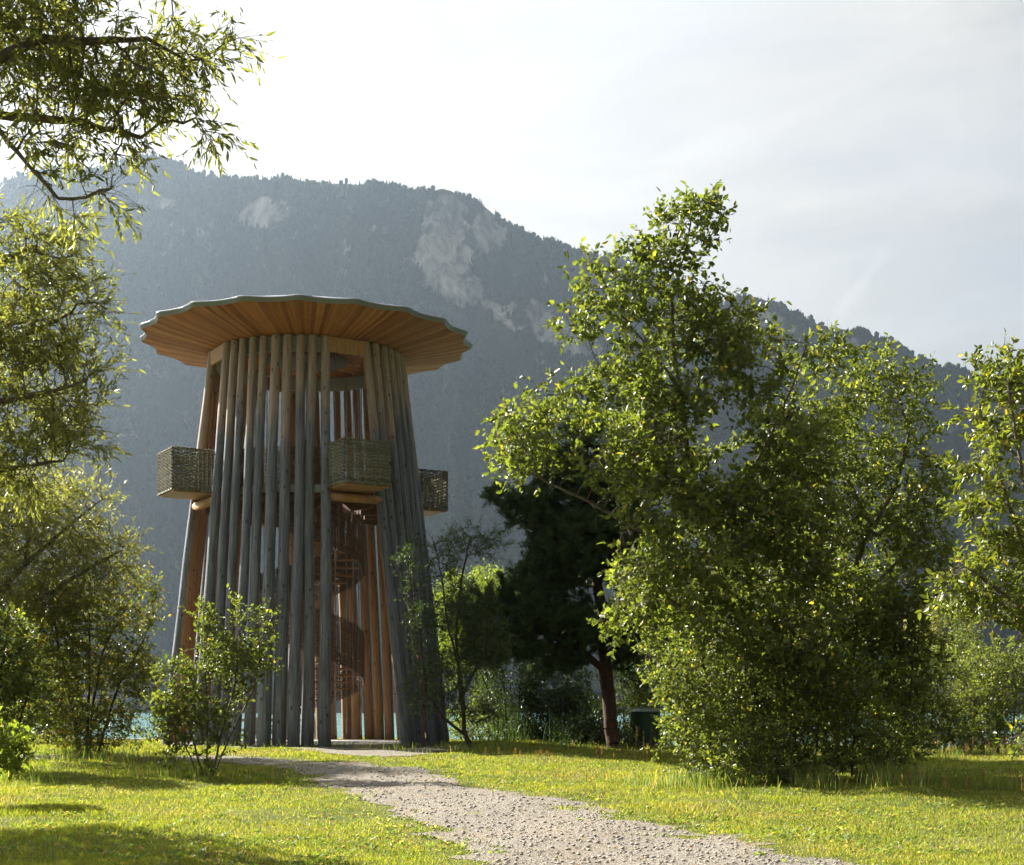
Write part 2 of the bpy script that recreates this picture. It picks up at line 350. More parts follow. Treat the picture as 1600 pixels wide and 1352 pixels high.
# ------------------------------------------------------------------ mountain
RIDGE = [(-3500, 700), (-2200, 420), (-1400, 330), (-800, 300), (-300, 330), (-60, 312), (0, 288), (30, 272), (80, 264), (150, 262), (200, 250), (240, 246), (275, 250), (310, 270), (345, 281), (400, 277), (450, 279), (500, 287), (560, 294), (600, 291), (640, 297), (690, 295), (740, 310), (765, 330), (785, 347), (850, 376), (940, 404), (1000, 420), (1050, 438), (1090, 462), (1130, 474), (1165, 470), (1190, 469), (1230, 485), (1270, 505), (1300, 520), (1340, 520), (1370, 527), (1400, 545), (1440, 563), (1500, 579), (1600, 604), (1800, 660), (2300, 720), (3400, 700), (5000, 800)]
rpx = np.array([a for a, b in RIDGE], float); rpy = np.array([b for a, b in RIDGE], float)
def mountain_pt(px, t):
    e = (HYP-np.interp(px, rpx, rpy))/F
    e = e+(vnoise(np.c_[px, px*0], .03, 3, 4)-.5)*.008
    tt = np.clip(t, 0, 1)
    q = np.c_[px*.0045, tt*2.2]
    d = 2150+700*tt**1.1+(vnoise(q, 1, 7, 4)-.5)*600*np.sin(np.pi*np.clip(tt, 0, 1))**.7+(vnoise(np.c_[px*.02, tt*5], 1, 9, 4)-.5)*180*np.minimum(1, (1-tt)*8)
    rg = 1-np.abs(2*vnoise(np.c_[px*.011+tt*.9, tt*1.3], 1, 13, 3)-1); d = d-230*(rg-.6)*np.sin(np.pi*np.clip(tt*.93, 0, 1))**.8
    # a spur that runs down to the right in front of the main face
    spur = np.exp(-((px-(520+620*(1-tt)))/210.0)**2)*np.clip((1-tt)*1.7, 0, 1)
    d = d-160*spur
    el = -.004+(e+.004)*tt
    back = np.clip(t-1, 0, 1); d = d+back*1500; z = EYE+el*d-back*900
    dx = (px-CXP)/F; return np.c_[dx*d, d, z]
def blob(px, py, cx, cy, rx, ry, rot=0):
    c, s = math.cos(R(rot)), math.sin(R(rot)); a = (px-cx)*c+(py-cy)*s; b = -(px-cx)*s+(py-cy)*c
    return np.exp(-((a/rx)**2+(b/ry)**2)**1.5)
def rockness(px, py, pts=None):
    n = vnoise(np.c_[px, py], .022, 21, 5)
    r = np.maximum.reduce([1.25*blob(px, py, 700, 370, 52, 75, 0), 1.1*blob(px, py, 760, 365, 40, 40, 20), .95*blob(px, py, 715, 445, 60, 40, 30), 1.0*blob(px, py, 830, 500, 125, 34, 24),
                            .95*blob(px, py, 385, 340, 80, 24, 8), .6*blob(px, py, 580, 360, 60, 14, 15), .8*blob(px, py, 635, 302, 28, 9), .85*blob(px, py, 1195, 505, 60, 22, 15), .8*blob(px, py, 1330, 535, 40, 22, 20),
                            .6*blob(px, py, 905, 385, 35, 10, 10), .55*blob(px, py, 240, 320, 60, 18, 0), .6*blob(px, py, 1050, 470, 60, 16, 20)])
    return sstep(.34, .56, r*.72+(n-.5)*1.6*(r > .02))
pxs = np.concatenate([np.arange(-3500, -200, 60), np.arange(-200, 1800, 4), np.arange(1800, 5000, 60)]).astype(float)
ts = np.concatenate([np.linspace(0, 1, 150), [1.02, 1.08, 1.2, 1.5, 2.0]])
PX, TT, Fc = grid(pxs, ts); mv = mountain_pt(PX, TT)
mo_py = HYP-(mv[:, 2]-EYE)/mv[:, 1]*F
def mountain_mat():
    m = M('forested_rock'); a = m.n('ShaderNodeAttribute'); a.attribute_name = 'rock'; r = a.outputs['Fac']; p = m.pos()
    str_ = m.noise(.016, 8, .7, m.mapv(p, (1.7, 1, .8), (0, R(25), 0)), .6); n2 = m.noise(.009, 5, .65, p)
    rock = m.ramp(str_, [(.3, (.02, .022, .018)), (.44, (.1, .095, .085)), (.54, (.3, .28, .25)), (.68, (.5, .47, .44))])
    green = m.ramp(m.noise(.03, 5, .7, p), [(.3, (.008, .014, .008)), (.7, (.035, .05, .024))])
    fac = m.rng(m.math('ADD', r, m.math('MULTIPLY', m.math('SUBTRACT', str_, .5), 3.4)), .3, .8)
    return m.end(m.pbr(m.mix(fac, green, rock), .95, .05, m.bump(m.math('ADD', str_, n2), 1.0, 14)))
mo = mesh_np('mountain', mv, Fc, mountain_mat(), smooth=True); tag(mo, kind='structure')
at = mo.data.attributes.new('rock', 'FLOAT', 'POINT'); at.data.foreach_set('value', rockness(PX, mo_py).astype(np.float32))
# far-off woods: small conifers and round crowns over the slopes, one mass
def forest():
    n = 60000
    px = rng.uniform(-500, 2100, n); t = rng.uniform(.02, 1, n)**.75
    nr = 1500; px2 = rng.uniform(-150, 1800, nr*3); dens = vnoise(np.c_[px2, px2*0], .03, 31, 3); px2 = px2[dens > .40]
    px = np.r_[px, px2]; t = np.r_[t, np.full(len(px2), 1.0)-rng.uniform(0, .012, len(px2))]
    b = mountain_pt(px, t); py = HYP-(b[:, 2]-EYE)/b[:, 1]*F
    keep = (rockness(px, py) < rng.uniform(.15, .8, len(px))) & (vnoise(b, .006, 5, 3) > .33)
    ridge = np.arange(len(px)) >= n; keep = keep | (ridge & (rng.random(len(px)) < .9))
    px, t, b, ridge = px[keep], t[keep], b[keep], ridge[keep]; n = len(b)
    cl = vnoise(np.c_[px, px*0], .05, 41, 2)
    h = np.where(ridge, 5+12*cl*rng.uniform(.4, 1.2, n), rng.uniform(7, 15, n)); h = np.where(ridge & (px < 330), h*.75, h)
    rnd = rng.random(n) < np.where(px > 1000, .55, .22)
    w = np.where(rnd, h*.34, h*.17)*rng.uniform(.8, 1.25, n)
    k = 5; V = np.zeros((n, 2*k+2, 3))
    ang = np.arange(k)*2*np.pi/k; a0 = rng.uniform(0, 6, n)[:, None]+ang
    for row, (hz, cone, ball) in enumerate(((.12, 1.0, .75), (.55, .5, 1.0))):
        wr = w*np.where(rnd, ball, cone)
        jj = rng.uniform(.75, 1.25, (n, k))
        V[:, row*k:(row+1)*k, 0] = b[:, :1]+wr[:, None]*jj*np.cos(a0); V[:, row*k:(row+1)*k, 1] = b[:, 1:2]+wr[:, None]*jj*np.sin(a0)
        V[:, row*k:(row+1)*k, 2] = b[:, 2:]+(h*(hz+.15*row*rnd))[:, None]+h[:, None]*rng.uniform(-.05, .05, (n, k))
    V[:, 2*k] = b-[0, 0, 3]; V[:, 2*k+1] = b; V[:, 2*k+1, 2] += h
    fs = []
    for j in range(k):
        j2 = (j+1) % k; fs += [[2*k, j2, j], [j, j2, k+j2], [j, k+j2, k+j], [k+j, k+j2, 2*k+1]]
    base = (np.arange(n)*(2*k+2))[:, None, None]; Fm = (np.array(fs)[None]+base).reshape(-1, 3)
    m = M('far_forest'); r = m.isl(); mat = m.end(m.pbr(m.mix(m.rng(m.math('ADD', m.math('MULTIPLY', r, .45), m.noise(.006, 5, .65, m.pos())), .4, 1.0), (.008, .013, .008), (.045, .058, .026)), .9, .05))
    tag(mesh_np('forest', V.reshape(-1, 3), Fm, mat), 'distant dark conifer woods covering the mountain slopes and ridge', 'forest', kind='stuff')
forest()
# ------------------------------------------------------------------ haze
hb = MB(); hb.box((0, 1400, 640), (13000, 12000, 1300)); hm = bpy.data.materials.new('pale_air'); hm.use_nodes = True; hm.node_tree.nodes.clear()
vo = hm.node_tree.nodes.new('ShaderNodeVolumePrincipled'); vo.inputs['Density'].default_value = HAZE_DENSITY; vo.inputs['Color'].default_value = (.62, .79, 1.0, 1); vo.inputs['Anisotropy'].default_value = .80
ho = hm.node_tree.nodes.new('ShaderNodeOutputMaterial'); hm.node_tree.links.new(vo.outputs[0], ho.inputs['Volume'])
try: hm.cycles.homogeneous_volume = True
except Exception: pass
tag(hb.build('haze', hm), 'pale blue haze lying between the park and the mountain', 'haze', kind='stuff')
# ------------------------------------------------------------------ tower
TX, TY = (481-CXP)/F*44, 44.0; TZ = float(ground_z(TX, TY))+.02
tower = empty('observation_tower', (TX, TY, TZ), 'tall round wooden lookout tower of slanting logs under a broad scalloped roof', 'tower', rz=math.atan2(-TX, TY))
def pol(r, a, z=0): return Vector((r*math.sin(R(a)), -r*math.cos(R(a)), z))
RB, RT, HB, HT = 4.08, 2.8, -.12, 11.52
def post(ab, at, inset=0.0, name='post', rb=.175, rt=.115):
    n, k = 26, 14; p0 = pol(RB-inset, ab, HB); p1 = pol(RT, at, HT); vs = []; uv = []
    ph = random.uniform(0, 6); am = random.uniform(.015, .05); rs = random.uniform(.9, 1.1)
    for i in range(n+1):
        t = i/n; c = p0.lerp(p1, t); ang = ab+(at-ab)*t
        rad = pol(1, ang); tan = Vector((rad.y, -rad.x, 0))*-1
        c = c+tan*am*math.sin(t*5+ph)*math.sin(math.pi*t)+rad*am*.7*math.sin(t*4+ph*2)*math.sin(math.pi*t)
        r = (rb+(rt-rb)*t)*rs*(1+.03*math.sin(t*23+ph))
        for j in range(k+1):
            th = 2*math.pi*j/k; vs.append(c-rad*math.cos(th)*r+tan*math.sin(th)*r); uv.append((j/k, t*(HT-HB)))
    fs = np.array([[i*(k+1)+j, i*(k+1)+j+1, (i+1)*(k+1)+j+1, (i+1)*(k+1)+j] for i in range(n) for j in range(k)])
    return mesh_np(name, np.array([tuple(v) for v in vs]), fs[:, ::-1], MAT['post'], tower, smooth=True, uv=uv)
GT, GB = 22.9, 24.3
for g in range(4):
    for k in range(10):
        a_t = GT+90*g+12.7+64.6*k/9; a_b = GB+90*g+18+54*k/9
        j = 0 if k in (0, 9) else random.uniform(-.9, .9)
        post(a_b+j, a_t+j*.4, 0 if k in (0, 3, 5, 7, 9) else .17)
# roof
def rim_r(th):                                           # degrees -> radius, 20 shallow bites
    q = ((th+2.9) % 18)/18; s = math.sin(math.pi*q); return 4.95-.25*s**.8
NT = 200
def fan(levels, name, mat, parent, uvs=True, flip=False):
    vs = []; uv = []; L = len(levels)
    for i in range(NT+1):
        th = 360*i/NT
        for f, z, add in levels:
            r = (rim_r(th)+add) if f is None else f
            vs.append(pol(r, th, z)); uv.append((i*NB/NT, r))
    fs = np.array([[i*L+l, (i+1)*L+l, (i+1)*L+l+1, i*L+l+1] for i in range(NT) for l in range(L-1)])
    return mesh_np(name, np.array([tuple(v) for v in vs]), fs if not flip else fs[:, ::-1], mat, parent, smooth=False, uv=uv)
NB = 240
roof = fan([(.05, 13.0, 0), (2.0, 12.75, 0), (4.0, 12.3, 0), (None, 12.075, .02), (None, 12.052, .045)], 'roof', MAT['zinc'], tower)
fan([(1.2, 11.5, 0), (2.0, 11.52, 0), (2.88, 11.56, 0), (3.6, 11.7, 0), (4.3, 11.83, 0), (None, 11.945, -.02)], 'soffit', MAT['planks'], roof, flip=True)
fan([(.05, 11.42, 0), (.6, 11.42, 0), (1.2, 11.43, 0), (1.21, 11.5, 0)], 'ceiling_hub', MAT['wood_brown'], roof, flip=True)
fan([(None, 11.935, -.03), (None, 11.935, .0), (None, 12.015, .0), (None, 12.015, .03), (None, 12.05, .04), (None, 12.05, -.03)], 'fascia', MAT['zinc'], roof, flip=True)
def arc_band(name, mat, r0, r1, z0, z1, a0, a1, parent, n=24):
    mb = MB(); vs = []
    for i in range(n+1):
        a = a0+(a1-a0)*i/n; vs += [pol(r0, a, z0), pol(r1, a, z0), pol(r1, a, z1), pol(r0, a, z1)]
    fs = []
    for i in range(n):
        b = i*4
        for q in range(4): fs.append((b+q, b+(q+1) % 4, b+4+(q+1) % 4, b+4+q))
    fs += [(0, 3, 2, 1), (n*4, n*4+1, n*4+2, n*4+3)]
    mb.poly(vs, fs); return mb.build(name, mat, parent)
for g in range(4):
    c = GT+90*g
    arc_band('ring_beam', MAT['pale_band'], 2.58, 2.68, 11.12, 11.53, c+11.5, c+78.5, tower)
    mb = MB(); p0, p1 = pol(2.86, c-12.2), pol(2.86, c+12.2); mid = (p0+p1)/2
    mb.box((mid.x, mid.y, 11.3), ((p1-p0).length, .09, .42), R(c)); mb.build('lintel', MAT['wood_warm'], tower, bevel=.01)
    rb_ = RB+(RT-RB)*(6.95-HB)/(HT-HB)
    w0 = 14.9; p0, p1 = pol(rb_, c-w0+.5, 6.97), pol(rb_, c+w0+.5, 6.97)
    mb = MB(); mb.tube(p0, p1, .125, .12, 12); mb.build('crossbeam', MAT['wood_warm'], tower, smooth=True)
# platform: deck ring round the stair, pale edge, woven parapets
def ring(name, mat, ri, ro, z0, z1, parent, n=72):
    mb = MB(); vs = []
    for i in range(n):
        a = 360*i/n; vs += [pol(ri, a, z0), pol(ro, a, z0), pol(ro, a, z1), pol(ri, a, z1)]
    fs = [((i*4+q), (i*4+(q+1) % 4), (((i+1) % n)*4+(q+1) % 4), (((i+1) % n)*4+q)) for i in range(n) for q in range(4)]
    mb.poly(vs, fs); return mb.build(name, mat, parent)
plat = ring('platform', MAT['wood_brown'], 1.75, 3.0, 7.02, 7.26, tower)
for g in range(4): arc_band('edge_board', MAT['pale_band'], 3.003, 3.05, 7.1, 7.31, GT+90*g+15, GT+90*g+75, plat)
for k in range(12):
    mb = MB(); a = 30*k+8; p = pol(2.35, a); mb.box((p.x, p.y, 6.9), (.12, 1.3, .22), R(a)); mb.build('joist', MAT['wood_brown'], plat)
# woven sheets: real strands, weavers passing in front of and behind the stakes
def weave(fn, length, h0, h1, name, mat, parent, stake=.13, row=.046, gap=.04, amp=.028, sub=None):
    """fn(s, z, off) -> point; s along the sheet, off = outward offset"""
    ns = max(2, int(round(length/stake))); seg = ns*2; rows = int((h1-h0)/row); vs = []; fs = []
    for i in range(rows):
        z = h0+(i+.5)*row; par = 1 if i % 2 else -1; jit = random.uniform(-.004, .004)
        b = len(vs)
        for s in range(seg+1):
            off = par*amp*math.cos(math.pi*s/2*1.0) if s % 2 == 0 else 0
            S = s/seg*length; dz = jit+random.uniform(-.004, .004)
            vs += [fn(S, z+dz+row*.43, off), fn(S, z+dz-row*.43, off+.004), fn(S, z+dz, off-.014)]
        for s in range(seg):
            if random.random() < gap: continue
            q = b+s*3
            fs += [(q, q+3, q+4, q+1), (q+1, q+4, q+5, q+2), (q+2, q+5, q+3, q)]
    for k in range(ns+1):
        S = k/ns*length; b = len(vs); w = .011
        for z in (h0-.02, h1+random.uniform(.0, .03)):
            vs += [fn(S-w, z, -w), fn(S+w, z, -w), fn(S+w, z, w), fn(S-w, z, w)]
        fs += [(b, b+1, b+5, b+4), (b+1, b+2, b+6, b+5), (b+2, b+3, b+7, b+6), (b+3, b, b+4, b+7), (b+4, b+5, b+6, b+7)]
    mb = MB(); mb.poly(vs, fs); return mb.build(name, mat, parent)
for g in range(4):
    a0, a1 = GT+90*g+15, GT+90*g+75; rr = 2.98
    weave(lambda s, z, o: pol(rr+o, a0+math.degrees(s/rr), z), R(a1-a0)*rr, 7.3, 8.38, 'parapet', MAT['wicker_brown'], tower, row=.04)
BW, B0, B1 = .7, 2.95, 4.33; ZB, ZT = 7.2, 8.4
for g in range(4):
    c = GT-.9+90*g; d_ = pol(1, c); t_ = Vector((-d_.y, d_.x, 0))
    bk = None
    def side(o0, dr, nrm):
        return lambda s, z, o: o0+dr*s+nrm*o+Vector((0, 0, z+.012*math.sin(s*9+o0.x*3)*(z > 8)))
    A = d_*B1-t_*BW; B_ = d_*B1+t_*BW
    bk = weave(side(A, t_, d_), 2*BW, ZB+.05, ZT, 'basket', MAT['wicker'], tower, gap=.05)
    weave(side(d_*B0-t_*BW, d_, -t_), B1-B0, ZB+.05, ZT, 'side_panel', MAT['wicker'], bk, gap=.05)
    weave(side(d_*B0+t_*BW, d_, t_), B1-B0, ZB+.05, ZT, 'side_panel', MAT['wicker'], bk, gap=.05)
    # rims of twisted rods
    for zz, nm, rr_ in ((ZT+.005, 'rim', .02), (ZB+.03, 'base_roll', .035)):
        mb = MB(); q = [d_*B0-t_*BW, d_*B1-t_*BW, d_*B1+t_*BW, d_*B0+t_*BW]
        for i in range(3):
            a, b = q[i], q[i+1]; n_ = 12
            for j in range(n_):
                u0, u1 = a.lerp(b, j/n_), a.lerp(b, (j+1.15)/n_); s_ = .012*(1 if j % 2 else -1)
                mb.tube(u0+Vector((0, 0, zz+s_)), u1+Vector((0, 0, zz-s_)), rr_, rr_*.8, 6)
        mb.build(nm, MAT['wicker'], bk, smooth=True)
    mb = MB(); m_ = d_*((B0+B1)/2)
    for j in range(9):
        o = d_*(B0+.02+(B1-B0-.06)*(j+.5)/9); mb.box((o.x, o.y, ZB-.02+random.uniform(-.004, .004)), (2*BW-.05, (B1-B0)/9-.012, .035), R(c))
    mb.build('floor_boards', MAT['wood_warm'], bk)
# spiral stair with its woven screen
stair = ring('spiral_stair', MAT['steel'], 0.0001, .085, 0, 11.4, tower, 14)
PITCH = 3.3; N_ST = 38; TOPZ = 7.24
for k in range(N_ST):
    z = TOPZ*(k+1)/N_ST; a = -41-360*z/PITCH
    vs = [pol(.08, a-8, z-.05), pol(1.55, a-10, z-.05), pol(1.55, a+10, z-.05), pol(.08, a+8, z-.05)]
    vs += [v+Vector((0, 0, .05)) for v in vs]; mb = MB(); mb.poly(vs, [(0, 1, 2, 3), (7, 6, 5, 4), (0, 4, 5, 1), (1, 5, 6, 2), (2, 6, 7, 3), (3, 7, 4, 0)])
    mb.build('step', MAT['wood_step'], stair)
SL = TOPZ/PITCH*2*math.pi*1.68
def helix(s, z, o): a = -41-math.degrees(s/1.68); return pol(1.68+o, a, z+s/(2*math.pi*1.68)*PITCH)
s0 = SL*.13
weave(lambda s, z, o: helix(s+s0, z, o), SL-s0, -.25, 1.15, 'stair_screen', MAT['wicker_brown'], stair, stake=.14, row=.035, gap=.06, amp=.014)
for k in range(14):
    a = 4+360*k/14; mb = MB(); mb.tube(pol(1.6, a, .3 if k % 2 else 1.5), pol(1.6, a, 11.45), .017, n=6); mb.build('rod', MAT['steel'], stair)
# ground slab of the tower
def concrete():
    m = M('pale_concrete'); n = m.noise(3, 5, vec=m.obj()); return m.end(m.pbr(m.ramp(n, [(.3, (.2, .19, .18)), (.7, (.33, .32, .3))]), .9, .2, m.bump(n, .2, .01)))
MAT['concrete'] = concrete()
mb = MB(); n = 64; vs = [pol(4.0, 360*i/n, .085) for i in range(n)]+[pol(4.06, 360*i/n, -.15) for i in range(n)]
mb.poly(vs, [tuple(range(n))]+[(i, i+n, (i+1) % n+n, (i+1) % n) for i in range(n)]); mb.build('floor_slab', MAT['concrete'], tower)
# ------------------------------------------------------------------ path and gravel apron
def inside(x, y, poly):
    c = np.zeros(len(x), bool); n = len(poly); j = n-1
    for i in range(n):
        xi, yi = poly[i]; xj, yj = poly[j]
        c ^= ((yi > y) != (yj > y)) & (x < (xj-xi)*(y-yi)/(yj-yi+1e-12)+xi); j = i
    return c
PL = [(798, 1352), (730, 1324), (665, 1300), (613, 1274), (562, 1256), (532, 1239), (509, 1227), (466, 1208), (419, 1196), (360, 1190), (300, 1188)]
PR = [(300, 1181), (360, 1181), (436, 1187), (507, 1190), (595, 1196), (677, 1212), (736, 1229), (860, 1247), (918, 1262), (983, 1281), (1065, 1298), (1141, 1317), (1230, 1332), (1320, 1350)]
pl = [tuple(G(*p)[:2]) for p in PL]; pr = [tuple(G(*p)[:2]) for p in PR]
path_poly = [(1.6, 3), (.9, 8)]+pl[:1]+pl[1:]+[(-13, 32)]+[(-13, 33.6)]+pr+[(4.6, 11), (6.5, 7), (7.5, 3)]
apron = [tuple(G(*p)[:2]) for p in [(480, 1171), (505, 1176), (545, 1180), (600, 1183), (655, 1182), (695, 1176), (715, 1170)]]+[(-1.6, 42), (-2, 45), (-6, 49), (-10.2, 46), (-10.6, 42)]
def edge_dist(x, y, poly):
    best = np.full(len(x), 1e9); n = len(poly)
    for i in range(n):
        a = np.array(poly[i]); b = np.array(poly[(i+1) % n]); ab = b-a; t = np.clip(((x-a[0])*ab[0]+(y-a[1])*ab[1])/(ab@ab), 0, 1)
        best = np.minimum(best, np.hypot(x-a[0]-t*ab[0], y-a[1]-t*ab[1]))
    return best
def gravel_mask(x, y):                                   # > 0 inside the gravel, in metres, with a ragged edge
    x = np.asarray(x, float); y = np.asarray(y, float); out = np.full(len(x), -9.0)
    for poly in (path_poly, apron):
        s = edge_dist(x, y, poly); s = np.where(inside(x, y, poly), s, -s); out = np.maximum(out, s)
    return out+(vnoise(np.c_[x, y], 1.6, 51, 5)-.5)*1.5
def bare_sheet(name, poly, label_kind='structure', step=.07):
    p = np.array(poly); xs = np.arange(p[:, 0].min()-.8, p[:, 0].max()+.8, step); ys = np.arange(p[:, 1].min()-.8, p[:, 1].max()+.8, step)
    X, Y, Fc = grid(xs, ys)
    s = edge_dist(X, Y, poly); s = np.where(inside(X, Y, poly), s, -s)+(vnoise(np.c_[X, Y], 1.6, 51, 5)-.5)*1.5
    keep = (s[Fc] > -.05).all(1); Fc = Fc[keep]; use = np.unique(Fc); mp_ = np.zeros(len(X), int); mp_[use] = np.arange(len(use))
    z = ground_z(X, Y)+.006+.012*vnoise(np.c_[X, Y], 2.2, 61, 3)*np.clip(s*3, 0, 1)
    return mesh_np(name, np.c_[X, Y, z][use], mp_[Fc], MAT['gravel'], smooth=True)
tag(bare_sheet('gravel_path', path_poly), kind='structure')
ap = bare_sheet('gravel_forecourt', apron); tag(ap, kind='structure'); ap.location.z = .006
# pebbles
def pebbles(n, lo, hi, name, label, big=False):
    ph = (1+5**.5)/2
    iv = np.array([(-1, ph, 0), (1, ph, 0), (-1, -ph, 0), (1, -ph, 0), (0, -1, ph), (0, 1, ph), (0, -1, -ph), (0, 1, -ph), (ph, 0, -1), (ph, 0, 1), (-ph, 0, -1), (-ph, 0, 1)])/1.9
    fi = np.array([(0, 11, 5), (0, 5, 1), (0, 1, 7), (0, 7, 10), (0, 10, 11), (1, 5, 9), (5, 11, 4), (11, 10, 2), (10, 7, 6), (7, 1, 8), (3, 9, 4), (3, 4, 2), (3, 2, 6), (3, 6, 8), (3, 8, 9), (4, 9, 5), (2, 4, 11), (6, 2, 10), (8, 6, 7), (9, 8, 1)])
    m_ = n*6; y = 11+rng.random(m_)**1.6*23; x = (rng.uniform(-250, 1750, m_)-CXP)/F*y
    s = gravel_mask(x, y); k = np.where(s > rng.uniform(-.1, .15, m_))[0][:n]; x, y = x[k], y[k]; n = len(x)
    sz = lo*(hi/lo)**(rng.random(n)**5)
    V = iv[None]*rng.uniform(.75, 1.25, (n, 12, 1))*sz[:, None, None]*np.c_[rng.uniform(.8, 1.4, n), rng.uniform(.8, 1.3, n), rng.uniform(.35, .6, n)][:, None]
    a = rng.uniform(0, 6.3, n); c_, s_ = np.cos(a), np.sin(a)
    Vx = V[..., 0]*c_[:, None]-V[..., 1]*s_[:, None]; Vy = V[..., 0]*s_[:, None]+V[..., 1]*c_[:, None]
    V = np.stack([Vx+x[:, None], Vy+y[:, None], V[..., 2]+(ground_z(x, y)+.02+sz*.12)[:, None]], -1)
    tag(mesh_np(name, V.reshape(-1, 3), (fi[None]+(np.arange(n)*12)[:, None, None]).reshape(-1, 3), MAT['stone'], smooth=big), label, 'gravel', kind='stuff')
pebbles(30000, .004, .027, 'gravel_stones', 'loose grey gravel stones scattered over the path')
# ------------------------------------------------------------------ foliage machinery
def unit(v): return v/np.maximum(np.linalg.norm(v, axis=-1, keepdims=True), 1e-9)
def colonize(trunks, att, step, di, dk, r, iters=170, droop=0.0, wob=.12):
    """space colonization: trunks = list of polylines; the first point of a later polyline joins its nearest node"""
    pos, par = [], []
    for tr in trunks:
        tr = np.array(tr, float); j = -1
        if pos: j = int(np.argmin(np.linalg.norm(np.array(pos)-tr[0], axis=1)))
        for a, b in zip(tr[:-1], tr[1:]):
            m = max(1, int(np.linalg.norm(b-a)/step))
            for i in range(m):
                if i == 0 and j >= 0 and not (a is tr[0] and len(pos) == 0): 
                    pass
                q = a+(b-a)*(i/m); 
                if not (i == 0 and j >= 0 and np.linalg.norm(np.array(pos[j])-q) < 1e-4):
                    pos.append(q+r.normal(0, step*.05, 3)*(i > 0)); par.append(j); j = len(pos)-1
        pos.append(tr[-1]); par.append(j)
    pos = np.array(pos); par = np.array(par); A = att.copy()
    def nearest(A, Pn):
        bi = np.zeros(len(A), int); bd = np.full(len(A), 1e9)
        A2 = (A*A).sum(1)[:, None]
        for s in range(0, len(Pn), 400):
            q = Pn[s:s+400]; D = np.maximum(A2+(q*q).sum(1)[None]-2*A@q.T, 0); i = D.argmin(1); d = D[np.arange(len(A)), i]; m = d < bd; bd[m] = d[m]; bi[m] = i[m]+s
        return bi, np.sqrt(bd)
    ni, nd = nearest(A, pos); P_ = [pos]; Q_ = [par]; cnt = len(pos); allp = pos
    for it in range(iters):
        if not len(A): break
        act = nd < max(di, (nd.min() if len(nd) else 0)+step*2)
        ids = ni[act]
        if not len(ids): break
        u, inv = np.unique(ids, return_inverse=True); acc = np.zeros((len(u), 3)); np.add.at(acc, inv, unit(A[act]-allp[ids]))
        dr = unit(unit(acc)+r.normal(0, wob, (len(u), 3))+np.array([0, 0, -droop])); new = allp[u]+dr*step
        D = (new*new).sum(1)[:, None]+(allp*allp).sum(1)[None]-2*new@allp.T; ok = D.min(1) > (.45*step)**2
        if not ok.all():                                  # a stalled tip: drop what it was reaching for
            dead = np.zeros(len(A), bool); wa = np.where(act)[0]; o_ = np.argsort(nd[wa]); _, fi_ = np.unique(inv[o_], return_index=True)
            first = wa[o_[fi_]]; dead[first[~ok]] = True
            A, ni, nd = A[~dead], ni[~dead], nd[~dead]; new, u = new[ok], u[ok]
            if not len(u): continue
        allp = np.r_[allp, new]; Q_.append(u)
        i2, d2 = nearest(A, new); m = d2 < nd; nd[m] = d2[m]; ni[m] = i2[m]+cnt; cnt = len(allp)
        keep = nd > dk; A = A[keep]; ni = ni[keep]; nd = nd[keep]
    return allp, np.concatenate(Q_)
def radii(pos, par, tip, base, p=2.3):
    n = len(pos); s = np.zeros(n); 
    for i in range(n-1, -1, -1):
        if s[i] == 0: s[i] = tip**p
        if par[i] >= 0: s[par[i]] += s[i]
    r = s**(1/p); k = (base-tip)/max(r.max()-tip, 1e-6)
    return tip+(r-tip)*k
def tubes(a, b, ra, rb, sides):
    d = unit(b-a); ref = np.where(np.abs(d[:, 2:]) > .9, [[1., 0, 0]], [[0., 0, 1]]); u = unit(np.cross(d, ref)); w = np.cross(d, u); n = len(a)
    an = np.arange(sides)*2*np.pi/sides; c, s = np.cos(an), np.sin(an)
    off = u[:, None]*c[None, :, None]+w[:, None]*s[None, :, None]
    V = np.concatenate([a[:, None]+off*ra[:, None, None], b[:, None]+off*rb[:, None, None]], 1)
    k = np.arange(sides); k2 = (k+1) % sides; f = np.c_[k, k2, k2+sides, k+sides]
    return V.reshape(-1, 3), (f[None]+(np.arange(n)*2*sides)[:, None, None]).reshape(-1, 4)
def leaves_mesh(p, ax, L, Wd, r, up=.5, full=True):
    n = len(p); nr = unit(r.normal(0, 1, (n, 3))+np.array([0, 0, up])); sd = unit(np.cross(ax, nr)); nr = np.cross(sd, ax)
    L = L[:, None]; w = (Wd[:, None]*.5); bend = nr*-.12*L
    if full:
        V = np.stack([p, p+ax*L*.33+sd*w*.9+nr*w*.35, p+ax*L*.7+sd*w*.75+nr*w*.3+bend*.5, p+ax*L+bend, p+ax*L*.7-sd*w*.75+nr*w*.3+bend*.5, p+ax*L*.33-sd*w*.9+nr*w*.35], 1)
        b = (np.arange(n)*6)[:, None]; f = np.concatenate([b+np.array([[0, 1, 2, 3]]), b+np.array([[0, 3, 4, 5]])], 0)
    else:
        V = np.stack([p, p+ax*L*.5+sd*w, p+ax*L+bend, p+ax*L*.5-sd*w], 1)
        f = (np.arange(n)*4)[:, None]+np.array([[0, 1, 2, 3]])
    return V.reshape(-1, 3), f
def attractors(blobs, per_m3, r, clump=.8, keep=.45, shell=.5):
    out = []
    for (px, py, rx, ry, d, rd) in blobs:
        c = P(px, py, d); R3 = np.array([rx/F*d, rd, ry/F*d]); n = max(45, int(4.19*R3.prod()*per_m3))
        q = unit(r.normal(0, 1, (n, 3)))*(r.random((n, 1))**(shell/1.5)); out.append(c+q*R3)
    A = np.concatenate(out); m = vnoise(A, clump, int(abs(A[0, 0]*100)) % 97, 2) > keep
    A = A[m]; return A[A[:, 2] > ground_z(A[:, 0], A[:, 1])+.12]
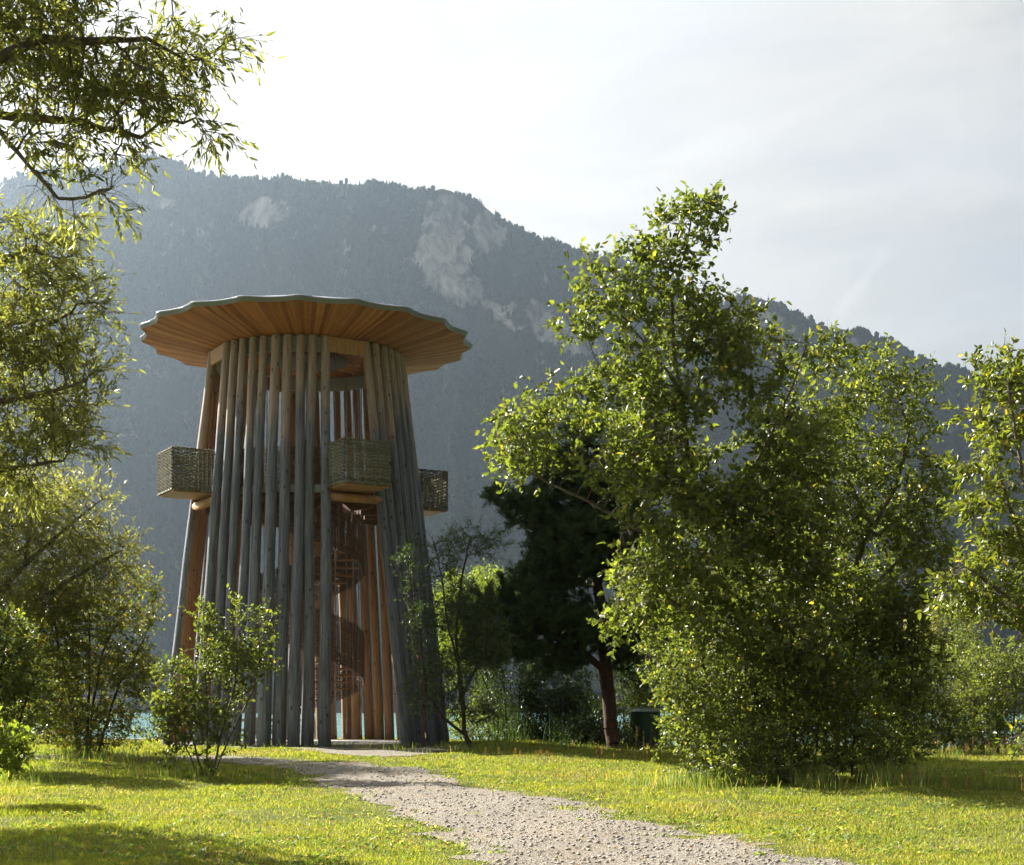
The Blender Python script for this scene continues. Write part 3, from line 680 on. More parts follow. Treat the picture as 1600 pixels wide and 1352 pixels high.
def make_tree(name, label, cat, trunks, blobs, leaf, bark, *, seed=1, dens=12, step=.22, dk=.3, di=1.6, base_r=.1, tip=.004,
              leaf_l=.08, leaf_w=.045, per_twig=7, twigs=2, twig_len=.28, leaf_thr=3.2, full=True, spread=.9, droop=0.0, keep=.42, clump=.9, group=None, shell=.6, up=.5, wob=.14, tdroop=.0, cap=None, fwd=.7, twig_r=.0022, prune=.36):
    dens *= 3.6; dk *= .7; step *= .8; twigs += 1
    r = np.random.default_rng(seed); att = attractors(blobs, dens, r, clump, keep, shell)
    pos, par = colonize(trunks, att, step, di, dk, r, droop=droop, wob=wob)
    rad = radii(pos, par, tip, base_r)
    base = np.array(trunks[0][0]); root = empty(name, tuple(base), label, cat, group)
    e = np.where(par >= 0)[0]; a, b = pos[par[e]], pos[e]; ra, rb = np.minimum(rad[par[e]], rad[e]*1.6+.002), rad[e]
    nch = np.bincount(par[par >= 0], minlength=len(pos))
    cand = e[(rad[e] < tip*leaf_thr)]
    if cap and len(cand)*twigs*per_twig > cap: cand = r.choice(cand, int(cap/(twigs*per_twig)), replace=False)
    cand = np.repeat(cand, twigs); n = len(cand)
    dirn = unit(pos[cand]-pos[par[cand]]); td = unit(dirn*.6+r.normal(0, .55*spread, (n, 3))+np.array([0, 0, .15-tdroop])); tl = twig_len*r.uniform(.5, 1.3, n)
    p0 = pos[cand]; p1 = p0+td*tl[:, None]*.5; td2 = unit(td+np.array([0, 0, .1-tdroop*.9])+r.normal(0, .12, (n, 3))); p2 = p1+td2*tl[:, None]*.5
    parts = []; big = ra > .03
    for m_, sd in ((big, 9), (~big, 4)):
        if m_.any(): parts.append(tubes(a[m_], b[m_], ra[m_], rb[m_], sd))
    tr_ = np.full(n, twig_r); parts.append(tubes(p0, p1, tr_*1.3, tr_, 3)); parts.append(tubes(p1, p2, tr_, tr_*.5, 3))
    V = []; Fq = []; o = 0
    for v, f in parts: V.append(v); Fq.append(f+o); o += len(v)
    mesh_np('trunk', np.concatenate(V)-base, np.concatenate(Fq), bark, root, smooth=True)
    ii = np.repeat(np.arange(n), per_twig); t = np.tile((np.arange(per_twig)+.8)/per_twig, n)+r.uniform(-.05, .05, n*per_twig)
    pp = np.where((t < .5)[:, None], p0[ii]+(p1-p0)[ii]*(t*2)[:, None], p1[ii]+(p2-p1)[ii]*(t*2-1)[:, None])
    tdd = np.where((t < .5)[:, None], td[ii], td2[ii]); side = unit(np.cross(tdd, r.normal(0, 1, tdd.shape)))
    ax = unit(tdd*fwd+side*.75+np.array([0, 0, -.1-tdroop*.5])); L = leaf_l*r.uniform(.4, 1.35, len(pp))
    kp = vnoise(pp, 1/(leaf_l*4.2), seed+3, 2)+r.uniform(-.06, .06, len(pp)) > prune; pp, ax, L = pp[kp], ax[kp], L[kp]   # gaps between the sprays
    v, f = leaves_mesh(pp, ax, L, L*(leaf_w/leaf_l)*r.uniform(.85, 1.15, len(pp)), r, up, full)
    mesh_np('crown', v-base, f, leaf, root)
    print(label[:40], 'nodes', len(pos), 'leaves', len(pp))
    return root
def gp(px, py, d=None):                                  # a root point on the ground
    if d is None: return G(px, py)
    x = (px-CXP)/F*d; return np.array([x, d, float(ground_z(x, d))-.05])
# ------------------------------------------------------------------ trees
L_ = MAT
# big multi-stemmed tree right of the path
d = 27.0
make_tree('tree', 'tall multi-stemmed broadleaf tree with a pointed top, right of the gravel path', 'tree',
    [[gp(1178, 0, d), P(1175, 1080, d), P(1150, 960, d), P(1108, 860, d), P(1080, 760, d), P(1068, 640, d-.2), P(1052, 540, d), P(1050, 470, d), P(1072, 390, d), P(1082, 330, d)],
     [P(1110, 860, d), P(1060, 740, d+.3), P(985, 640, d+.5), P(930, 560, d+.4), P(905, 490, d+.2)],
     [P(1120, 880, d), P(1150, 780, d-.4), P(1200, 690, d-.6), P(1240, 600, d-.6), P(1260, 540, d-.5)],
     [P(1140, 930, d), P(1040, 850, d-.8), P(930, 790, d-1.2), P(830, 740, d-1.2)],
     [P(1160, 1020, d), P(1080, 960, d-.8), P(1000, 900, d-1.1)],
     [P(1060, 600, d), P(1010, 540, d), P(960, 480, d+.1), P(940, 430, d+.1)]],
    [(1085, 345, 38, 42, d, .6), (1040, 335, 16, 24, d, .3), (1075, 400, 50, 40, d, .7), (1040, 430, 48, 55, d, .8), (1100, 330, 30, 20, d, .4), (1000, 400, 30, 40, d, .4), (960, 470, 65, 60, d, .9), (925, 430, 26, 30, d, .4), (1120, 345, 18, 30, d, .4), (900, 510, 40, 30, d, .5), (1080, 510, 90, 60, d, 1.2), (1180, 545, 95, 55, d-.4, 1.2), (1150, 590, 70, 50, d-.2, 1.0), (1215, 620, 60, 50, d-.4, .9), (1190, 500, 50, 25, d-.3, .5), (1245, 560, 90, 55, d-.5, 1.1), (1000, 600, 110, 65, d, 1.4),
     (870, 640, 90, 55, d-.6, 1.2), (815, 690, 60, 60, d-.9, 1.0), (795, 745, 35, 45, d-1, .6), (960, 720, 120, 70, d-1, 1.3), (1120, 650, 130, 80, d, 1.7), (1240, 680, 100, 80, d-.6, 1.3), (820, 765, 40, 45, d-1.1, .6), (1040, 790, 110, 70, d-1, 1.3), (1180, 800, 130, 80, d-.4, 1.5), (885, 790, 45, 40, d-1.2, .6),
     (1010, 890, 70, 65, d-1.2, 1.0), (1110, 910, 110, 70, d-1, 1.4), (1250, 900, 110, 80, d, 1.3), (980, 970, 40, 38, d-1.3, .6), (1075, 990, 60, 50, d-1.2, .9), (1200, 990, 120, 60, d-.6, 1.4)],
    L_['leaf_broad'], L_['bark'], seed=3, dens=26, step=.2, dk=.27, base_r=.085, leaf_l=.12, leaf_w=.072, per_twig=6, twigs=2, twig_len=.36, prune=.42, keep=.47, clump=.8, cap=90000)
make_tree('tree', 'bushy broadleaf tree with a forked pale trunk, behind and right of the tallest tree', 'tree',
    [[gp(1310, 0, 30), P(1300, 1080, 30), P(1270, 980, 30), P(1330, 900, 30), P(1360, 820, 30), P(1330, 760, 30), P(1300, 700, 30)],
     [P(1360, 830, 30), P(1400, 760, 30), P(1420, 680, 30), P(1400, 600, 30)], [P(1290, 1000, 30), P(1380, 900, 29.6), P(1460, 820, 29.4)]],
    [(1385, 575, 32, 40, 30, .6), (1430, 600, 45, 30, 30, .6), (1350, 620, 75, 60, 30, 1.1), (1290, 640, 70, 60, 30, 1.0), (1240, 720, 70, 60, 30, 1.0), (1220, 830, 80, 70, 30, 1.2), (1240, 930, 80, 70, 30, 1.2), (1480, 760, 30, 50, 30, .6), (1255, 590, 45, 45, 30, .8), (1300, 580, 40, 40, 30, .7), (1230, 660, 50, 50, 30, .9), (1400, 690, 75, 70, 30, 1.2), (1300, 750, 80, 70, 30, 1.2), (1420, 790, 70, 60, 30, 1.1), (1350, 860, 100, 70, 30, 1.4), (1450, 880, 50, 60, 29.6, .9), (1330, 960, 110, 60, 30, 1.4), (1400, 1010, 60, 40, 30, .9)],
    L_['leaf_broad'], L_['bark'], seed=5, dens=34, step=.23, dk=.3, base_r=.085, leaf_l=.1, leaf_w=.06, per_twig=6, twigs=2, keep=.42, clump=.85, cap=70000)
make_tree('shrub', 'sunlit leafy thicket filling the foot of the tallest tree', 'shrub',
    [[gp(1130, 0, 26.2), P(1125, 1120, 26.2)], [gp(1200, 0, 26.6), P(1205, 1100, 26.6), P(1200, 1040, 26.6)], [gp(1270, 0, 26.8), P(1280, 1120, 26.8), P(1290, 1050, 26.8)], [gp(1330, 0, 27), P(1335, 1140, 27), P(1345, 1080, 27)], [gp(1085, 0, 26.2), P(1070, 1130, 26)]],
    [(1060, 1060, 50, 45, 26, .7), (1110, 1110, 65, 60, 26, .9), (1180, 1060, 80, 60, 26.4, 1), (1150, 1165, 70, 45, 25.6, .8), (1230, 1150, 80, 55, 26.4, 1), (1290, 1080, 80, 60, 27, 1), (1330, 1150, 60, 50, 27, .9), (1240, 1190, 80, 30, 26, .9), (1130, 1195, 80, 22, 25.4, .8), (1200, 1205, 80, 20, 25.4, .8), (1300, 1200, 80, 22, 26.2, .8), (1370, 1185, 60, 25, 27, .8), (1060, 1150, 40, 35, 26, .6)],
    L_['leaf_broad'], L_['bark_dark'], seed=8, dens=34, step=.17, dk=.22, base_r=.04, leaf_l=.075, leaf_w=.045, per_twig=7, twigs=2, keep=.3, cap=42000)
make_tree('shrub', 'tall dark leaf wall behind the trunk of the tallest tree', 'shrub',
    [[gp(1120, 0, 28.6), P(1110, 1080, 28.6), P(1080, 960, 28.6)], [gp(1220, 0, 28.8), P(1230, 1050, 28.8), P(1200, 900, 28.8)], [gp(1310, 0, 28.8), P(1330, 1080, 28.8), P(1340, 950, 28.8)], [gp(1390, 0, 29), P(1420, 1100, 29), P(1430, 1000, 29)]],
    [(985, 930, 38, 50, 27.6, .6), (1010, 1010, 35, 40, 27.6, .6), (1050, 1080, 45, 40, 27.4, .6), (1050, 1000, 55, 50, 28.4, .9), (1090, 920, 60, 50, 28.6, .9), (1170, 910, 60, 40, 28.8, .9), (1130, 1020, 80, 60, 28.6, 1), (1230, 960, 80, 70, 28.8, 1.1), (1320, 960, 80, 70, 28.8, 1.1), (1400, 960, 60, 60, 29, 1), (1260, 1080, 90, 60, 28.6, 1.1), (1380, 1070, 80, 60, 28.8, 1.1), (1440, 1040, 40, 60, 29, .9), (1400, 1160, 60, 35, 28.8, .9), (1110, 1130, 80, 50, 28.4, 1)],
    L_['leaf_broad'], L_['bark_dark'], seed=10, dens=22, step=.2, dk=.27, base_r=.06, leaf_l=.095, leaf_w=.058, per_twig=7, twigs=2, keep=.38, cap=60000)
# slender leafy tree at the right edge, near the camera
d = 15.0
make_tree('tree', 'bright green young tree with upright shoots at the right edge, nearest on that side', 'tree',
    [[gp(1690, 0, d), P(1680, 1150, d), P(1650, 1000, d), P(1600, 860, d), P(1560, 740, d), P(1530, 640, d)], [P(1655, 1010, d), P(1620, 850, d-.3), P(1590, 700, d-.4), P(1575, 600, d-.4)],
     [P(1680, 1100, d), P(1700, 900, d), P(1690, 700, d), P(1680, 540, d)], [P(1640, 980, d), P(1570, 930, d-.2), P(1500, 880, d-.3)]],
    [(1520, 610, 25, 60, d, .25), (1575, 590, 30, 50, d, .3), (1545, 700, 65, 80, d, .5), (1630, 640, 50, 90, d, .5), (1560, 810, 75, 80, d, .6), (1500, 850, 50, 60, d, .4), (1520, 930, 70, 55, d, .5), (1590, 960, 70, 60, d, .6), (1680, 800, 80, 160, d, .8), (1720, 600, 60, 120, d, .6), (1590, 1010, 50, 25, d, .35)],
    L_['leaf_right'], L_['bark'], seed=12, dens=55, step=.11, dk=.15, di=.9, base_r=.06, leaf_l=.07, leaf_w=.036, per_twig=8, twigs=2, twig_len=.2, keep=.40, clump=1.6, cap=22000, tip=.003)
make_tree('shrub', 'small pale sprig of leaves low at the right edge', 'shrub',
    [[gp(1620, 0, 19), P(1600, 1170, 19)]], [(1590, 1160, 25, 30, 19, .25), (1640, 1150, 50, 50, 19, .4)], L_['leaf_right'], L_['bark'], seed=14, dens=50, step=.1, dk=.14, base_r=.015, leaf_l=.07, leaf_w=.036, per_twig=6, twigs=1, twig_len=.2, keep=.35)
# single bush in front of the tower
d = 27.0
make_tree('shrub', 'lone multi-stemmed bush with glossy leaves standing in front of the tower', 'shrub',
    [[gp(318, 0, d), P(300, 1150, d), P(280, 1080, d), P(262, 1040, d)], [gp(322, 0, d), P(325, 1130, d), P(320, 1040, d), P(318, 950, d)], [gp(330, 0, d), P(345, 1150, d), P(365, 1080, d), P(375, 1000, d), P(372, 950, d)],
     [gp(330, 0, d), P(362, 1145, d+.1), P(395, 1080, d+.1), P(410, 1010, d), P(415, 960, d)], [gp(312, 0, d), P(290, 1165, d-.2), P(240, 1150, d-.3)]],
    [(318, 970, 26, 40, d, .35), (372, 960, 18, 32, d, .3), (412, 975, 16, 40, d, .25), (300, 1030, 38, 45, d, .5), (360, 1030, 50, 45, d, .5), (405, 1050, 24, 40, d, .4), (262, 1050, 25, 32, d, .4), (290, 1100, 55, 40, d, .6), (360, 1100, 45, 40, d, .5), (225, 1165, 28, 18, d-.3, .3), (265, 1140, 40, 25, d-.2, .4), (335, 1150, 40, 22, d, .4), (320, 1190, 45, 18, d, .4), (260, 1100, 40, 30, d, .4), (250, 1175, 45, 20, d-.2, .4), (370, 1180, 35, 18, d, .35)],
    L_['leaf_broad'], L_['bark'], seed=21, dens=95, step=.13, dk=.17, base_r=.035, leaf_l=.072, leaf_w=.045, per_twig=6, twigs=2, twig_len=.26, keep=.50, clump=1.5, cap=40000)
# little dark tree beside the tower
d = 38.0
make_tree('tree', 'dark slender small tree leaning beside the right foot of the tower', 'tree',
    [[gp(738, 0, d), P(725, 1140, d), P(722, 1080, d), P(712, 1000, d), P(722, 900, d), P(735, 840, d)], [P(727, 1150, d), P(690, 1120, d-.3), P(665, 1080, d-.4), P(655, 980, d-.5), P(640, 880, d-.5)], [P(722, 1060, d), P(700, 980, d-.2), P(690, 900, d-.2), P(680, 850, d-.2)], [P(722, 1090, d), P(760, 1010, d), P(765, 920, d)]],
    [(735, 850, 45, 28, d, .6), (690, 890, 30, 50, d-.2, .5), (640, 890, 20, 55, d-.4, .4), (770, 850, 22, 28, d, .4), (660, 980, 32, 55, d-.4, .6), (720, 960, 40, 60, d, .7), (700, 1060, 60, 50, d-.2, .8), (755, 1010, 40, 60, d, .7), (660, 1080, 30, 40, d-.3, .5), (735, 1110, 40, 30, d, .6)],
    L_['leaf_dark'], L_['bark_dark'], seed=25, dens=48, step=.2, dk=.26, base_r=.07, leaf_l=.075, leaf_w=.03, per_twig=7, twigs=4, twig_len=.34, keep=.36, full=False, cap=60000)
# pine behind: needles in tufts
def make_pine(name, label, trunks, blobs, seed=1, dens=9, base_r=.2, mat='needle', cap=420000, nl=.15):
    r = np.random.default_rng(seed); att = attractors(blobs, dens*3.5, r, .8, .40, .7)
    pos, par = colonize(trunks, att, .22, 1.8, .27, r, wob=.1); rad = radii(pos, par, .008, base_r)
    base = np.array(trunks[0][0]); root = empty(name, tuple(base), label, 'tree')
    e = np.where(par >= 0)[0]; v, f = tubes(pos[par[e]], pos[e], np.minimum(rad[par[e]], rad[e]*1.6+.002), rad[e], 8)
    mesh_np('trunk', v-base, f, L_['bark_pine'], root, smooth=True)
    cand = np.repeat(e[rad[e] < .05], 4); n = len(cand)
    td = unit(unit(pos[cand]-pos[par[cand]])+r.normal(0, .5, (n, 3))+np.array([0, 0, .45])); tl = r.uniform(.15, .4, n)
    per = max(8, min(40, cap//max(n, 1))); ii = np.repeat(np.arange(n), per); t = r.random(n*per)
    pp = pos[cand][ii]+td[ii]*(tl[ii]*t)[:, None]; ax = unit(td[ii]*.7+r.normal(0, .6, (len(ii), 3)))
    L = nl*r.uniform(.7, 1.2, len(pp)); v, f = leaves_mesh(pp, ax, L, L*.15, r, 0, False)
    mesh_np('crown', v-base, f, L_[mat], root); print(label[:30], 'needles', len(pp)); return root
d = 43.0
make_pine('pine_tree', 'dark pine with a reddish trunk between the tower and the tallest tree',
    [[gp(958, 0, d), P(952, 1100, d), P(945, 1030, d), P(938, 940, d), P(925, 850, d), P(918, 750, d), P(915, 670, d)], [P(948, 1050, d), P(900, 1010, d-.4), P(840, 985, d-.6), P(770, 960, d-.7)], [P(925, 860, d), P(860, 840, d), P(800, 810, d), P(765, 775, d)], [P(940, 960, d), P(1000, 930, d)]],
    [(915, 680, 35, 45, d, .8), (900, 740, 70, 45, d, 1.2), (960, 750, 45, 60, d, 1), (850, 800, 75, 40, d, 1.2), (775, 775, 24, 20, d, .5), (920, 850, 100, 60, d, 1.6), (990, 860, 60, 70, d, 1.2), (860, 900, 60, 40, d, 1), (820, 970, 90, 40, d-.5, 1.4), (745, 960, 40, 26, d-.7, .8), (790, 940, 70, 40, d-.5, 1.2), (800, 1010, 70, 35, d-.5, 1.2), (980, 1010, 50, 40, d, 1.0), (910, 980, 80, 40, d, 1.4), (760, 1020, 40, 22, d-.6, .7), (860, 1030, 70, 25, d, 1.0), (1010, 960, 60, 50, d, 1.1)], seed=31, dens=42, base_r=.2)
# shrubs along the shore behind the tower
def shore(px, py, rx, ry, d, leaf, label, seed, stems=4, full=False, dens=24, cap=45000, keep=.36, ll=.085, lw=.04, name='shrub'):
    r = np.random.default_rng(seed); tr = []
    for k in range(stems):
        x0 = px+(k-(stems-1)/2)*rx*.25; x1 = px+(k-(stems-1)/2)*rx*.55; tr.append([gp(x0, 0, d), P((x0+x1)/2, HYP-(HYP-py)*.5, d+r.uniform(-.3, .3)), P(x1, py, d+r.uniform(-.4, .4))])
    bl = [(px+rx*r.uniform(-.5, .5), py+ry*r.uniform(-.45, .5), rx*r.uniform(.4, .6), ry*r.uniform(.4, .6), d+r.uniform(-.4, .4), max(.5, rx/F*d*.7)) for _ in range(9)]
    gy = HYP+(EYE-.35)*F/d; bl += [(px+rx*q, gy-ry*.28, rx*.36, ry*.3, d-.2, max(.5, rx/F*d*.6)) for q in (-.6, -.1, .4, .7)]
    return make_tree(name, label, 'shrub', tr, bl, L_[leaf], L_['bark_dark'], seed=seed, dens=dens, step=.24, dk=.32, base_r=.06, leaf_l=ll, leaf_w=lw, per_twig=8, twigs=4, twig_len=.36, keep=keep, full=full, cap=cap, group='bushes along the lake shore')
shore(730, 980, 75, 110, 49, 'leaf_fresh', 'sunlit yellow-green bush behind the small dark tree by the tower', 41)
shore(770, 1105, 50, 50, 48, 'leaf_broad', 'low green bush at the water edge left of the pine trunk', 42, cap=30000)
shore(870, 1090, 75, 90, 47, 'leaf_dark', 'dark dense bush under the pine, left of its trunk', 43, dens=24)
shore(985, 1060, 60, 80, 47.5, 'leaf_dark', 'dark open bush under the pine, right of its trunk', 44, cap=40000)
shore(1130, 1050, 80, 90, 47, 'leaf_broad', 'green bush behind the leafy thicket of the tallest tree', 45)
shore(1440, 1080, 90, 110, 44, 'leaf_broad', 'wide green bush on the shore right of the tallest tree', 46, cap=45000, dens=28)
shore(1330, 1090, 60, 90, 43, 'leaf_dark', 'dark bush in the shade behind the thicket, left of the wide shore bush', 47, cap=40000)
shore(1570, 1080, 80, 100, 42, 'leaf_broad', 'grey-green bush on the shore at the right edge of the view', 48, cap=40000)
shore(1460, 990, 70, 60, 52, 'leaf_silver', 'pale feathery green bush rising behind the wide shore bush', 49, cap=40000)
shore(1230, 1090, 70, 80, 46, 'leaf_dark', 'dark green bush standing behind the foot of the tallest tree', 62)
shore(1510, 1060, 60, 110, 47, 'leaf_broad', 'green bush between the wide shore bush and the right edge', 63)
shore(1040, 1010, 60, 60, 50, 'leaf_broad', 'green bush rising behind the litter bin', 64, dens=18)
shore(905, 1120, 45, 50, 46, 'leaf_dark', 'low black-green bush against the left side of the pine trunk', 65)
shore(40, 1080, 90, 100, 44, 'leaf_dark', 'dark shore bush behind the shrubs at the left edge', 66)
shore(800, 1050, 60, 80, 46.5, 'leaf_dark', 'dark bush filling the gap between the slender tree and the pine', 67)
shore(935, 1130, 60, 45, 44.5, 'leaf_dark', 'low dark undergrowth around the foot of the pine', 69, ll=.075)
shore(1000, 1100, 45, 55, 47.2, 'leaf_broad', 'low green bush directly behind the litter bin', 68)
# left side: willows and shrubs
d = 12.0
make_tree('willow_tree', 'overhanging willow with long narrow leaves in the top left corner', 'willow',
    [[gp(-480, 0, d), P(-450, 900, d), P(-400, 600, d), P(-330, 350, d), P(-250, 150, d), P(-200, -100, d)], [P(-380, 520, d), P(-200, 250, d-.3), P(-60, 120, d-.3), P(60, 60, d-.2), P(130, 65, d-.2), P(230, 60, d)],
     [P(-330, 350, d), P(-150, 190, d+.3), P(0, 180, d+.3), P(110, 188, d+.3), P(220, 215, d+.2)], [P(-280, 200, d), P(-100, 0, d), P(80, -80, d), P(250, -60, d)], [P(-100, 190, d+.3), P(0, 205, d), P(50, 265, d-.2), P(90, 310, d-.2)]],
    [(60, 20, 120, 70, d, .7), (200, 20, 110, 60, d, .7), (300, 25, 70, 45, d, .5), (355, 45, 30, 32, d, .3), (100, 110, 130, 55, d, .7), (240, 110, 90, 45, d, .5), (300, 85, 40, 30, d, .3), (200, 180, 110, 35, d, .5), (310, 200, 40, 20, d, .3), (90, 215, 90, 25, d, .5), (230, 240, 65, 22, d, .35), (275, 275, 22, 12, d, .2), (160, 290, 35, 25, d, .3), (190, 325, 16, 16, d, .15), (75, 290, 25, 30, d, .25), (110, 340, 30, 18, d, .25),
     (-120, 60, 130, 120, d, .8), (60, -100, 220, 60, d, .7)],
    L_['leaf_willow'], L_['bark'], seed=51, dens=95, step=.15, dk=.19, di=1.0, base_r=.085, leaf_l=.085, leaf_w=.02, per_twig=9, twigs=3, twig_len=.3, keep=.43, clump=1.5, cap=80000, tdroop=.35, tip=.0035, up=.3, fwd=1.1, shell=.8)
d = 15.6
make_tree('willow_tree', 'narrow-leaved willow filling the left edge below the overhanging branches', 'willow',
    [[gp(-330, 0, d), P(-300, 900, d), P(-240, 700, d), P(-160, 560, d), P(-60, 450, d), P(40, 390, d)], [P(-280, 850, d), P(-120, 760, d), P(0, 735, d), P(100, 720, d)], [P(-240, 700, d), P(-80, 640, d-.3), P(40, 620, d-.3), P(120, 600, d-.3)], [P(-160, 560, d), P(0, 540, d+.3), P(90, 500, d+.3)]],
    [(20, 370, 60, 35, d, .4), (90, 380, 50, 28, d, .35), (60, 450, 95, 45, d, .6), (150, 485, 40, 22, d, .3), (30, 530, 110, 50, d, .7), (110, 570, 60, 35, d, .5), (130, 620, 45, 25, d, .4), (50, 640, 100, 40, d, .7), (110, 690, 50, 25, d, .4), (30, 710, 90, 35, d, .6), (20, 760, 60, 25, d, .4),
     (-70, 620, 60, 160, d, .6)],
    L_['leaf_willow'], L_['bark'], seed=53, dens=120, step=.17, dk=.22, di=1.0, base_r=.08, leaf_l=.085, leaf_w=.018, per_twig=10, twigs=4, twig_len=.34, keep=.40, clump=1.3, cap=95000, tdroop=.2, tip=.0035, up=.3, fwd=1.1)
d = 33.0
make_tree('willow_tree', 'silvery willow with upright shoots left of the tower roof', 'willow',
    [[gp(-60, 0, d), P(-50, 1050, d), P(-20, 950, d), P(40, 880, d), P(110, 820, d), P(160, 780, d)], [P(-40, 1000, d), P(40, 950, d), P(120, 900, d), P(190, 860, d)], [P(-20, 950, d), P(-60, 800, d), P(-40, 700, d)], [P(40, 880, d), P(50, 780, d), P(60, 720, d)]],
    [(20, 780, 80, 50, d, 1.2), (110, 770, 50, 30, d, .8), (150, 800, 45, 45, d, .8), (60, 840, 110, 60, d, 1.5), (180, 850, 50, 32, d, .8), (225, 835, 22, 14, d, .3), (150, 900, 70, 45, d, 1.1), (40, 920, 100, 60, d, 1.5), (-80, 820, 100, 140, d, 2), (160, 760, 10, 30, d, .2)],
    L_['leaf_silver'], L_['bark'], seed=55, dens=24, step=.21, dk=.27, base_r=.14, leaf_l=.1, leaf_w=.026, per_twig=9, twigs=3, twig_len=.42, keep=.32, full=False, cap=110000, up=.3, fwd=1.2)
d = 34.0
make_tree('shrub', 'large round bush with bronze and yellow leaf tips left of the tower', 'shrub',
    [[gp(140, 0, d), P(145, 1100, d), P(160, 1020, d), P(190, 960, d), P(215, 920, d)], [gp(125, 0, d), P(110, 1090, d), P(90, 1000, d), P(80, 930, d)], [gp(150, 0, d), P(185, 1070, d), P(215, 1020, d), P(240, 960, d)], [gp(135, 0, d), P(140, 1060, d), P(140, 960, d)]],
    [(215, 920, 35, 28, d, .6), (240, 930, 16, 24, d, .4), (200, 970, 50, 40, d, .8), (130, 960, 70, 50, d, 1.1), (70, 960, 60, 60, d, 1.1), (120, 1040, 90, 55, d, 1.3), (200, 1050, 55, 40, d, 1.0), (60, 1060, 60, 60, d, 1.1), (120, 1120, 80, 40, d, 1.1), (60, 1130, 70, 40, d, 1.0), (150, 1150, 60, 30, d, .9), (225, 1080, 30, 25, d, .5), (190, 1120, 40, 25, d, .6)],
    L_['leaf_gold'], L_['bark_dark'], seed=57, dens=32, step=.19, dk=.25, base_r=.07, leaf_l=.075, leaf_w=.04, per_twig=7, twigs=4, twig_len=.3, keep=.30, full=False, cap=80000)
d = 27.5
make_tree('shrub', 'shaded green bush at the left edge beside the bronze-tipped bush', 'shrub',
    [[gp(-10, 0, d), P(-5, 1080, d), P(10, 1000, d)], [gp(-30, 0, d), P(-40, 1080, d), P(-40, 980, d)], [gp(10, 0, d), P(35, 1110, d), P(55, 1060, d)]],
    [(10, 1000, 45, 45, d, .8), (40, 1060, 35, 45, d, .8), (-20, 1080, 60, 60, d, 1), (-60, 990, 70, 70, d, 1.1), (20, 1130, 45, 30, d, .6)],
    L_['leaf_broad'], L_['bark_dark'], seed=59, dens=36, step=.18, dk=.24, base_r=.05, leaf_l=.08, leaf_w=.045, per_twig=7, twigs=4, keep=.3, cap=40000)
d = 21.0
make_tree('shrub', 'bright yellow-green low shrub at the left edge of the lawn', 'shrub',
    [[gp(-40, 0, d), P(-20, 1170, d), P(10, 1150, d)], [gp(-50, 0, d), P(-60, 1150, d)]],
    [(10, 1160, 40, 30, d, .4), (45, 1185, 22, 16, d, .25), (-40, 1150, 50, 45, d, .5), (15, 1195, 30, 14, d, .3)],
    L_['leaf_fresh'], L_['bark'], seed=61, dens=110, step=.12, dk=.15, base_r=.02, leaf_l=.09, leaf_w=.05, per_twig=5, twigs=2, twig_len=.18, keep=.38, cap=5000)
# the tree outside the frame on the left whose shade lies on the lawn
r_ = np.random.default_rng(5); tx, ty = -10.0, 18.9
def Q(x, y, z): return np.array([x, y, z])
def wblob(x, y, z, rx, rz, rd): return (CXP+x/y*F, HYP-(z-EYE)/y*F, rx*F/y, rz*F/y, y, rd)
make_tree('tree', 'broad tree standing just left of the view whose shade falls on the lawn', 'tree',
    [[Q(tx, ty, .1), Q(tx, ty, 1.6), Q(tx+.3, ty, 3), Q(tx+.5, ty, 5)], [Q(tx, ty, 2), Q(tx+2, ty+.3, 3.6)], [Q(tx, ty, 2), Q(tx-1.5, ty-.5, 4.5)]],
    [wblob(tx, ty, 3.8, 2.4, 1.2, 1.6), wblob(tx+1.2, ty+.2, 3.1, 1.6, .8, 1.2), wblob(tx-1, ty, 5.2, 2.0, 1.3, 1.4), wblob(tx+1.0, ty-.3, 4.9, 1.4, .9, 1.0)],
    L_['leaf_broad'], L_['bark'], seed=71, dens=24, step=.25, dk=.33, base_r=.15, leaf_l=.1, leaf_w=.06, per_twig=7, twigs=2, keep=.3, full=False, cap=26000)
# ------------------------------------------------------------------ small things by the shore
def lathe(prof, n=24):
    vs = []; fs = []
    for r0, z in prof:
        for k in range(n): a = 2*math.pi*k/n; vs.append((r0*math.cos(a), r0*math.sin(a), z))
    for i in range(len(prof)-1):
        for k in range(n): fs.append((i*n+k, i*n+(k+1) % n, (i+1)*n+(k+1) % n, (i+1)*n+k))
    fs += [tuple(reversed(range(n))), tuple(range((len(prof)-1)*n, len(prof)*n))]; return vs, fs
def green_mat():
    m = M('green_plastic'); n = m.noise(6, 4, vec=m.obj()); return m.end(m.pbr(m.mix(n, (.008, .04, .018), (.012, .07, .03)), .45, .5))
gx = G(1008, 1166); gd = 46.0
bp = ((1008-CXP)/F*gd, gd, float(ground_z((1008-CXP)/F*gd, gd)))
bn = empty('waste_bin', bp, 'green round litter bin half hidden behind the bush right of the pine trunk', 'bin')
mb = MB(); mb.poly(*lathe([(.44, 0), (.47, .05), (.47, 1.05), (.45, 1.08)])); mb.build('body', green_mat(), bn, smooth=False)
mb = MB(); mb.poly(*lathe([(.5, 1.08), (.5, 1.13), (.36, 1.22), (.1, 1.26)])); mb.build('lid', green_mat(), bn)
# low stone wall at the water, left
wl_ = P(214, 1143, 50); mb = MB()
for k in range(6):
    mb.box((wl_[0]-1.9+k*.66, 50+random.uniform(-.03, .03), .28+random.uniform(-.01, .01)), (.64, .45, .62), random.uniform(-.02, .02))
tag(mb.build('stone_wall', MAT['concrete'], bevel=.03), 'low pale block wall along the water left of the tower', 'wall')
